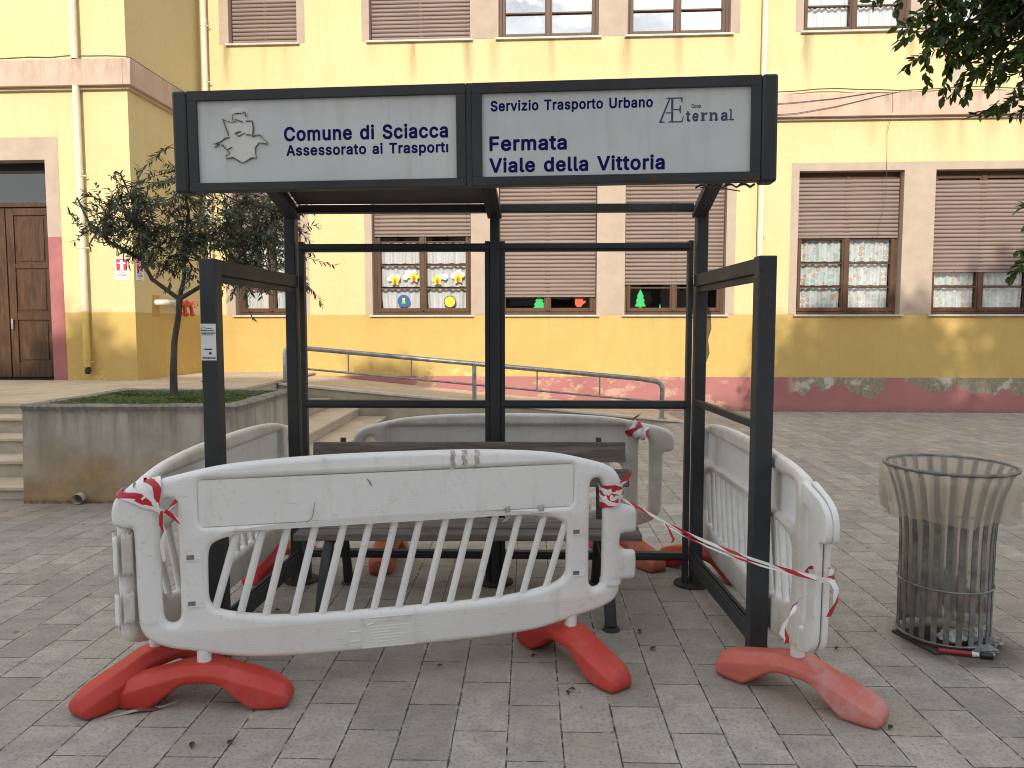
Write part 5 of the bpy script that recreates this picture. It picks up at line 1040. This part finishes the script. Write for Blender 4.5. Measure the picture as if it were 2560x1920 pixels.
q = bl(-.905, -.045, .80); mb.ribbon(crinkle([q + V(-.02, 0, .02), q, q + V(.025, .01, -.005), q + V(.05, .03, .03), q + V(.075, .04, .055)], .004), [V(0, 0, .010), V(.004, 0, .004), V(0, 0, .005), V(-.004, 0, .007), V(-.006, 0, .004)], .05)
mb.ribbon(crinkle([q, q + V(.004, -.01, -.05), q + V(.012, 0, -.08), q + V(.0, 0, -.13), q + V(.004, .01, -.2)], .003), V(.006, .003, 0), .13)
mb.ribbon(crinkle([q + V(.02, 0, .0), q + V(.055, 0, -.03), q + V(.07, .01, -.05)], .003), V(.006, 0, .006), .15)
tag(mb.build('caution_tape', M['tape'], None, 60, fix=False), 'red and white tape knotted round the left hook of the front barrier', 'tape')
mb = MB(); c = V(.78 + .02, 4.82, .855)
for k in range(3): wrap(mb, c + V(.035 * k - .03, 0, .01 - .012 * k), (1, 0, -.9 + .3 * k), .060, .038, 1.1, .015, .05, .02 + k * .13, ph=k)
mb.ribbon(crinkle([c + V(-.02, -.02, .07), c + V(.02, -.02, .10), c + V(.04, -.02, .125)], .004), V(.004, 0, .010), .16)
tag(mb.build('caution_tape', M['tape'], None, 60, fix=False), 'red and white tape tied round the hook of the barrier behind the bench', 'tape')
mb = MB(); g = [(-1.565, 2.80, .004), (-1.52, 2.83, .008), (-1.46, 2.845, .012), (-1.39, 2.865, .008), (-1.345, 2.92, .01), (-1.33, 2.98, .008), (-1.31, 3.06, .006)]
mb.ribbon(crinkle(g, .005), [V(.004, .010, .003) * f for f in (.3, 1, 1.4, 1.2, .9, .8, .5)], .02); tag(mb.build('caution_tape', M['dirtytape'], None, 60, fix=False), 'dirty scrap of red and white tape lying on the paving under the left foot', 'tape')
mb = MB(); wrap(mb, bl(-.965, 0, .352), (.05, 0, 1), .047, .036, 1.3, .006, .006, .0); mb.ribbon(crinkle([bl(-.92, -.03, .36), bl(-.90, -.05, .365), bl(-.885, -.04, .36)], .002), V(0, 0, .002))
tag(mb.build('string_tie', M['paper'], None, 60, fix=False), 'white string tied round the left end tube of the front barrier', 'string')
mb = MB()
for k in range(2): wrap(mb, bl(.957, 0, .352 + k * .012), (.1, .05, 1), .049, .038, 1.3, .006, .018, 0)
tag(mb.build('string_tie', M['paper'], None, 60, fix=False), 'white plastic strip tied low round the right end tube of the front barrier', 'string')

# ------------------------------------------------------------------ litter bin
BC = V(2.105, 3.58, 0)
bn = thing('litter_bin', 'grey steel bar litter bin with flared rim standing on the paving', 'litter bin', BC)
NB = 24
def binr(z): return .199 if z < .50 else .199 + .076 * ((z - .50) / .345) ** 1.9
zz = [.02, .2, .4, .5, .58, .66, .73, .79, .83, .845]
for i in range(NB):
    a = (i + .3) * 2 * math.pi / NB + rj(.012); ca, sa = math.cos(a), math.sin(a); mb = MB(); vs = []; lean = rj(.006)
    for z in zz:
        r = binr(z) + lean * min(z, .6)
        for dr, dt in ((-.0025, -.0125), (-.0025, .0125), (.0025, .0125), (.0025, -.0125)): vs.append(BC + V((r + dr) * ca - dt * sa, (r + dr) * sa + dt * ca, z))
    n = len(zz); mb.add(vs, [(3, 2, 1, 0), tuple(n * 4 - 4 + k for k in range(4))] + [(j * 4 + k, j * 4 + (k + 1) % 4, j * 4 + 4 + (k + 1) % 4, j * 4 + 4 + k) for j in range(n - 1) for k in range(4)])
    mb.build('bar', M['zinc'], bn, 30)
for z, r, t in ((.847, .283, .0085), (.64, .211, .005), (.285, .206, .005), (.03, .204, .006)):
    mb = MB(); mb.tube([BC + V(r * math.cos(a * math.pi / 24), r * math.sin(a * math.pi / 24), z) for a in range(48)], t, 8, closed=True); mb.build('rim' if z > .8 else 'ring', M['zinc'], bn, 60)
mb = MB(); c, s = math.cos(.25), math.sin(.25)
mb.prism([(BC.x + a * c - b * s, BC.y + a * s + b * c) for a, b in ((-.205, -.175), (.05, -.175), (.05, .1), (-.205, .1))], lambda a, b, d: V(a, b, d), .001, .012); mb.build('base_plate', M['rust'], bn, 0)
random.seed(9)
mb = MB(); n = 110; prof = []
for k in range(9): z = .12 + (.845 - .12) * k / 8; prof.append((binr(z) - .012, z, 0))
prof += [(.271, .846, 0), (.283, .838, 0), (.295, .815, .2)] + [(.303 - .0035 * k, .815 - .025 * k, k / 8) for k in range(1, 9)]
rings = []
for r, z, am in prof:
    rings.append([])
    for j in range(n):
        a = j * 2 * math.pi / n; ca, sa = math.cos(a), math.sin(a); nn = noise.noise(V(ca * 3.2, sa * 3.2, z * 3))
        pleat = abs(noise.noise(V(ca * 9, sa * 9, z * 1.5))) - .25 + .5 * (abs(noise.noise(V(ca * 21, sa * 21, z * 5))) - .25)
        rr_ = r + nn * (.004 + .022 * am) + pleat * (.012 + .030 * am) + .022 * am * math.exp(-((a - 3.3) / .5) ** 2)
        rings[-1].append(BC + V(rr_ * ca, rr_ * sa, z + am * (.035 * noise.noise(V(ca * 2, sa * 2, 7)) + .012 * noise.noise(V(ca * 8, sa * 8, 7)))))
b0 = mb.add([v for rg in rings for v in rg], [])
for i in range(len(rings) - 1):
    for j in range(n): mb.f.append([b0 + i * n + j, b0 + i * n + (j + 1) % n, b0 + (i + 1) * n + (j + 1) % n, b0 + (i + 1) * n + j]); mb.m.append(0)
cb = mb.add([BC + V(0, 0, .09)], [])
for j in range(n): mb.f.append([cb, b0 + (j + 1) % n, b0 + j]); mb.m.append(0)
tag(mb.build('bin_liner', M['bag'], None, 180, fix=False), 'beige translucent plastic bag folded over the rim of the litter bin', 'bin bag')
# litter
def crumple(name, label, c, r, mat, flat=.6, seed=0, group=None, cat='litter'):
    bm = bmesh.new(); bmesh.ops.create_icosphere(bm, subdivisions=3, radius=1)
    for v in bm.verts:
        k = noise.noise(v.co * 2.3 + V(seed, 0, 0)) * .55 + noise.noise(v.co * 6 + V(0, seed, 0)) * .25; v.co = v.co * (1 + k); v.co.x *= r; v.co.y *= r * .8; v.co.z *= r * flat
    me = bpy.data.meshes.new(name); bm.to_mesh(me); bm.free(); zm = min(v.co.z for v in me.vertices); me.transform(Matrix.Translation((0, 0, -zm)))
    o = link(name, me, mat, None, V(c), 25); tag(o, label, cat, group); return o
crumple('crumpled_paper', 'crumpled white tissue lying inside the bin bars at right', (BC.x + .08, BC.y - .12, .02), .055, M['paper'], .7, 3)
crumple('crumpled_paper', 'torn white wrapper lying at the front of the bin base', (BC.x - .03, BC.y - .13, .02), .05, M['paper'], .6, 8)
crumple('plastic_rag', 'grey plastic rag squeezed out at the front of the bin base', (BC.x + .08, BC.y - .20, .0), .055, M['greyp'], .35, 5)
crumple('plastic_rag', 'pale ragged film sticking out at the right foot of the bin', (BC.x + .16, BC.y - .13, .0), .045, M['greyp'], .55, 12)
crumple('rubbish_bag', 'dark rubbish visible low inside the translucent bin bag', (BC.x + .0, BC.y + .01, .13), .12, M['blackp'], .6, 2)
crumple('rubbish_bag', 'red packet visible low inside the translucent bin bag', (BC.x + .10, BC.y - .05, .13), .07, M['tin'], .7, 4)
mk = thing('marker_tube', 'red tube with white neck and black cap lying against the bin base', 'litter', (BC.x - .02, BC.y - .25, .0))
p, q = V(BC.x - .13, BC.y - .195, .014), V(BC.x + .0, BC.y - .235, .014)
mb = MB(); mb.tube([p, q], .013, 12); mb.build('tube', M['tin'], mk, 40)
d = (q - p).normalized(); mb = MB(); mb.tube([q, q + d * .03], [.0128, .010], 12); mb.build('neck', M['paper'], mk, 40)
mb = MB(); mb.tube([q + d * .035, q + d * .04, q + d * .085], [.012, .015, .015], 12); mb.build('cap', M['blackp'], mk, 40)

# ------------------------------------------------------------------ fallen leaves
random.seed(14)
LG = 'dry leaves scattered on the paving'
for x, y in ((1.02 - .36, 3.42), (.33, 3.30), (.23, 2.99), (-1.02, 2.62), (-1.15, 2.60), (1.42, 3.55), (1.52, 3.42), (.25, 3.02), (.63, 3.62), (-.32, 3.24), (2.3, 7.4), (1.95, 6.3), (1.42, 2.72), (.10, 3.34), (-1.25, 3.9), (1.62, 8.5), (.5, 5.1), (-2.2, 4.4)):
    a = random.random() * 6.28; l = random.uniform(.03, .05); d = V(math.cos(a), math.sin(a), 0); s_ = V(-d.y, d.x, 0) * l * .24; c = V(x, y, .006)
    mb = MB(); u = V(0, 0, .008)
    mb.add([c - d * l / 2, c - d * l * .1 - s_ + u, c - d * l * .1 + u * .2, c - d * l * .1 + s_ + u * 1.2, c + d * l / 2 + u * .7, c + d * l * .2 - s_ * .8 + u, c + d * l * .2 + s_ * .8 + u], [(0, 1, 2), (0, 2, 3), (1, 5, 4, 2), (2, 4, 6, 3)])
    tag(mb.build('fallen_leaf', M['deadleaf'], None, 60, fix=False), 'small dry brown leaf lying on the grey paving', 'leaf', LG)

# ------------------------------------------------------------------ paper decorations in the windows
def star(cx, cz, r, rot): return [(cx + (r if k % 2 == 0 else r * .52) * math.sin(rot + k * math.pi / 5), cz + (r if k % 2 == 0 else r * .52) * math.cos(rot + k * math.pi / 5)) for k in range(10)]
wx = lambda x: -7.347 + (x - 50) / 2070 * 1.836 - .0
wz = lambda y: 1.757 + (1225 - y) / 1225 * (2.853 - 1.757)
WD = -.205
def card(par, name, poly, mat, d, th=.002):
    mb = MB(FC); mb.prism(poly, lambda a, b, e: (a, d + e, b), 0, th); return mb.build(name, M[mat], par, 0)
for (x, y, cxs, lab) in ((480, 500, [(360, 470, 50), (430, 440, 60), (530, 430, 60)], 'yellow paper star with red drop, lowest one in the left sash'), (885, 440, [(700, 430, 60), (770, 370, 80), (880, 340, 60)], 'yellow paper star with red drop, beside a cloud at the right of the left sash'),
                    (1380, 500, [(1450, 430, 60), (1540, 430, 65)], 'yellow paper star with red drop, left in the right sash before a cloud'), (1820, 460, [(1740, 410, 70), (1830, 360, 70), (1900, 390, 60)], 'yellow paper star with red drop, right in the right sash over a wide cloud')):
    t = thing('paper_star', lab, 'decoration', FC(wx(x), WD, wz(y)), 'paper stars in the window')
    for i, (a, b, r) in enumerate(cxs): card(t, 'cloud', [(wx(a) + r / 1128 * math.cos(k * .5236), wz(b) + r / 1128 * math.sin(k * .5236)) for k in range(12)], 'cloudp', WD + .001 * i)
    card(t, 'star', chaikin(star(wx(x), wz(y), .118, rj(.15)), 1), 'yellowp', WD + .006)
    card(t, 'drop', [(wx(x), wz(y) + .045), (wx(x) + .035, wz(y) - .03), (wx(x) + .02, wz(y) - .07), (wx(x) - .02, wz(y) - .07), (wx(x) - .035, wz(y) - .03)], 'redp', WD + .009)
t = thing('paper_bauble', 'dark blue paper bauble with yellow candle in the window', 'decoration', FC(wx(660), WD, wz(930)))
circ = lambda x, y, r, n=20: [(x + r * math.cos(k * 2 * math.pi / n), z_ + r * math.sin(k * 2 * math.pi / n)) for z_ in (y,) for k in range(n)]
card(t, 'disc', circ(wx(660), wz(930), .118), 'bluep', WD + .004); card(t, 'tip', [(wx(640), wz(1050)), (wx(735), wz(1040)), (wx(690), wz(1095))], 'navyp', WD + .005); card(t, 'leaves', [(wx(600), wz(960)), (wx(720), wz(960)), (wx(690), wz(995)), (wx(630), wz(995))], 'greenp', WD + .007); card(t, 'candle', [(wx(637), wz(960)), (wx(688), wz(960)), (wx(688), wz(870)), (wx(637), wz(870))], 'yellowp', WD + .010)
t = thing('paper_bauble', 'bright yellow paper bauble with dark rim in the window', 'decoration', FC(wx(1645), WD, wz(945)))
card(t, 'rim', circ(wx(1645), wz(950), .115) , 'navyp', WD + .004); card(t, 'disc', circ(wx(1645), wz(948), .098), 'yellowp', WD + .008)
def tree_card(s, z, h, wd): 
    p = [(-.09, 0), (.09, 0), (.09, .1), (.5, .12), (.3, .36), (.42, .38), (.22, .6), (.32, .62), (0, 1)]; return [(s + a * wd, z + b * h) for a, b in p] + [(s - a * wd, z + b * h) for a, b in p[::-1][1:-0 or None]][:-0 or None]
for s, z, h, wd, lab in ((-4.26, 1.83, .30, .25, 'green paper tree with pale dots half hidden by the shutter'), (-2.40, 1.87, .36, .20, 'dark room window with one green paper tree, tall and whole')):
    tag(MB(FC).build('x', M['greenp']) if False else card(None, 'paper_tree', tree_card(s, z, h, wd), 'greenp', WD), lab.replace('dark room window with one green paper tree, tall and whole', 'whole green paper tree in the dark gap under the shutter'), 'decoration')
tag(card(None, 'paper_cone', [(-2.07, 1.82), (-2.01, 1.82), (-2.04, 1.97)], 'greenp', WD), 'small pale green paper cone beside the whole paper tree', 'decoration')
mp_ = [(-3.60, 2.08), (-3.60, 1.95), (-3.56, 1.90), (-3.49, 1.90), (-3.46, 1.95), (-3.41, 1.98), (-3.40, 2.02), (-3.45, 2.01), (-3.45, 2.08)]
tag(card(None, 'paper_mitten', mp_, 'redp', WD), 'red paper mitten under the shutter edge', 'decoration')

# ------------------------------------------------------------------ fire connection and its signs
fs = thing('fire_connection', 'red fire connection valve with grey wrapped pipe on the block side wall', 'valve', FC(S0, 1.6, 1.9))
SW = lambda t, d, z: FC(S0 + d, BL - t, z)      # along the side wall from its front corner, out, up
mb = MB(); mb.add([SW(.50, .004, 1.70), SW(.72, .004, 1.70), SW(.72, .004, 2.05), SW(.50, .004, 2.05)], [(0, 1, 2, 3)]); mb.build('paint_patch', simple('ochre_paint_patch', (.46, .31, .10), .9, 0, .08, 4), fs, 0)
mb = MB(); mb.tube([SW(.60, 0, 1.93), SW(.60, .10, 1.93), SW(.62, .13, 1.93), SW(.70, .14, 1.93)], .05, 14); mb.build('elbow', M['pipe'], fs, 50)
mb = MB(); mb.tube([SW(.70, .14, 1.93), SW(1.12, .14, 1.93)], [.056, .05], 14); mb.build('wrapped_pipe', M['lag'], fs, 50)
mb = MB(); mb.tube([SW(1.12, .14, 1.93), SW(1.2, .14, 1.93), SW(1.22, .14, 1.93), SW(1.3, .14, 1.93), SW(1.34, .14, 1.93), SW(1.5, .14, 1.93)], [.05, .052, .06, .045, .06, .04], 12)
mb.tube([SW(1.28, .14, 1.93), SW(1.28, .16, 1.80), SW(1.24, .18, 1.74)], [.035, .032, .05], 10); mb.tube([SW(1.5, .14, 1.93), SW(1.52, .16, 1.80), SW(1.5, .18, 1.74)], [.03, .03, .045], 10); mb.tube([SW(1.12, .15, 1.76), SW(1.38, .15, 1.76)], .03, 10)
mb.build('valve_body', M['valve'], fs, 45)
for t, z in ((1.30, 1.985), (1.66, 1.94)):
    mb = MB(); mb.tube([SW(t + (.055 * math.cos(k * .524) if z > 1.97 else .01), .14 + .055 * math.sin(k * .524), z + (0 if z > 1.97 else .055 * math.cos(k * .524))) for k in range(12)], .010, 6, closed=True); mb.tube([SW(t - .1 if z < 1.97 else t, .14, z - (.0 if z < 1.97 else .05)), SW(t, .14, z)], .012, 6)
    mb.build('handwheel', M['valve'], fs, 45)
def fire_sign(fn, w_, h_, lab, nm='fire_sign'):
    t = thing(nm, lab, 'sign', fn(w_ / 2, 0, 0)); mk_ = lambda polys, mat, d, nme: [None]
    def flat(poly, d, mat, nme, th=.002): mb = MB(); mb.prism(poly, lambda a, b, e: fn(a, d + e, b), 0, th); return mb.build(nme, M[mat], t, 0)
    flat([(0, 0), (w_, 0), (w_, h_), (0, h_)], .004, 'paper', 'plate', .003)
    flat([(.09 * w_, .42 * h_), (.91 * w_, .42 * h_), (.91 * w_, .95 * h_), (.09 * w_, .95 * h_)], .0072, 'signred', 'pictogram_field', .0006)
    q = lambda l: [(a * w_, b * h_) for a, b in l]
    flat(q([(.30, .44), (.70, .44), (.62, .48), (.62, .74), (.82, .74), (.82, .80), (.62, .81), (.58, .88), (.66, .90), (.34, .90), (.42, .88), (.38, .81), (.18, .80), (.18, .74), (.38, .74), (.38, .48)]), .0080, 'paper', 'pictogram', .0006)
    for txt, a, b, z, cp in (('ATTACCO', .22, .78, .29, .075), ('AUTOPOMPA', .12, .88, .175, .075), ('V.F.', .42, .60, .07, .065)): text_mb(txt, a * w_, b * w_, z * h_, cp * h_, fn, .012, ex=.0076).build('lettering', M['blacktxt'], t, 0)
fire_sign(lambda a, d, b: FC(-10.825 + a, BL + d, 2.265 + b), .215, .335, 'red and white fire connection sign on the sunlit front of the entrance block')
fire_sign(lambda a, d, b: SW(.055 + a, d, 2.265 + b), .215, .335, 'smaller looking fire connection sign on the shaded side wall round the corner')

# ------------------------------------------------------------------ shade from behind the viewer: added unseen block, street trees
ob = thing('shade_block', 'plain ochre block added unseen behind the viewer to shade the foreground', 'building', (-2, -26, 0))  # unseen block, added and sized to keep the foreground out of the sun
mb = MB(); mb.box((-22, -38, 0), (18, -26, 20.9)); mb.build('wall', M['brick'], ob, 0)
mb = MB(); mb.box((-22.3, -38.3, 20.9), (18.3, -25.8, 21.15)); mb.build('eaves', M['sill'], ob, 0)
for fl in range(7):
    for k in range(8):
        x = -20.5 + k * 5.0; mb = MB(); mb.box((x, -26.0, 1.2 + fl * 2.9), (x + 1.2, -25.97, 2.8 + fl * 2.9)); mb.build('window', M['frame'], ob, 0)
def street_tree(x, y, top, rad, low, label, n, sd_, lf=1.0):
    random.seed(sd_); t = thing('street_tree', label, 'tree', (x, y, 0), 'street trees behind the viewer'); wood = MB(); lv = MB()
    wood.tube([(x, y, 0), (x + .05, y, low * .6), (x, y + .05, low), (x, y, (low + top) / 2)], [.24, .19, .17, .08], 10)
    cz, hz = (low + top) / 2, (top - low) / 2; cl = []
    for i in range(46):
        q = rv() * random.uniform(.3, .84); cl.append(V(x + q.x * rad, y + q.y * rad, cz + q.z * hz)); wood.tube([(x, y, min(cl[-1].z - .4, low + hz * .6)), tuple(cl[-1])], [.05, .015], 5)
    for i in range(n):
        c = random.choice(cl); q = rv() * random.random() ** .45 * max(.45, rad * .34); leaf(lv, c + q, rv() + V(0, 0, -.3), rv(), random.uniform(.2, .32) * lf, random.uniform(.11, .17) * lf)
    wood.build('trunk', M['bark'], t, 60, fix=False); lv.build('crown', M['ficus'], t, 0, fix=False)
street_tree(4.3, -9.0, 14.9, 2.3, 8.5, 'tall dense street tree behind the viewer, nearer of the two on the right', 9000, 41)
street_tree(8.6, -9.0, 15.6, 2.8, 8.5, 'broadest street tree behind the viewer on the right', 11000, 42)
street_tree(-4.2, -9.0, 13.7, 1.1, 9.5, 'slim street tree behind the viewer left of the middle', 3800, 43)
street_tree(-8.3, -9.0, 12.9, 1.7, 9.0, 'street tree farthest left behind the viewer', 6000, 44)
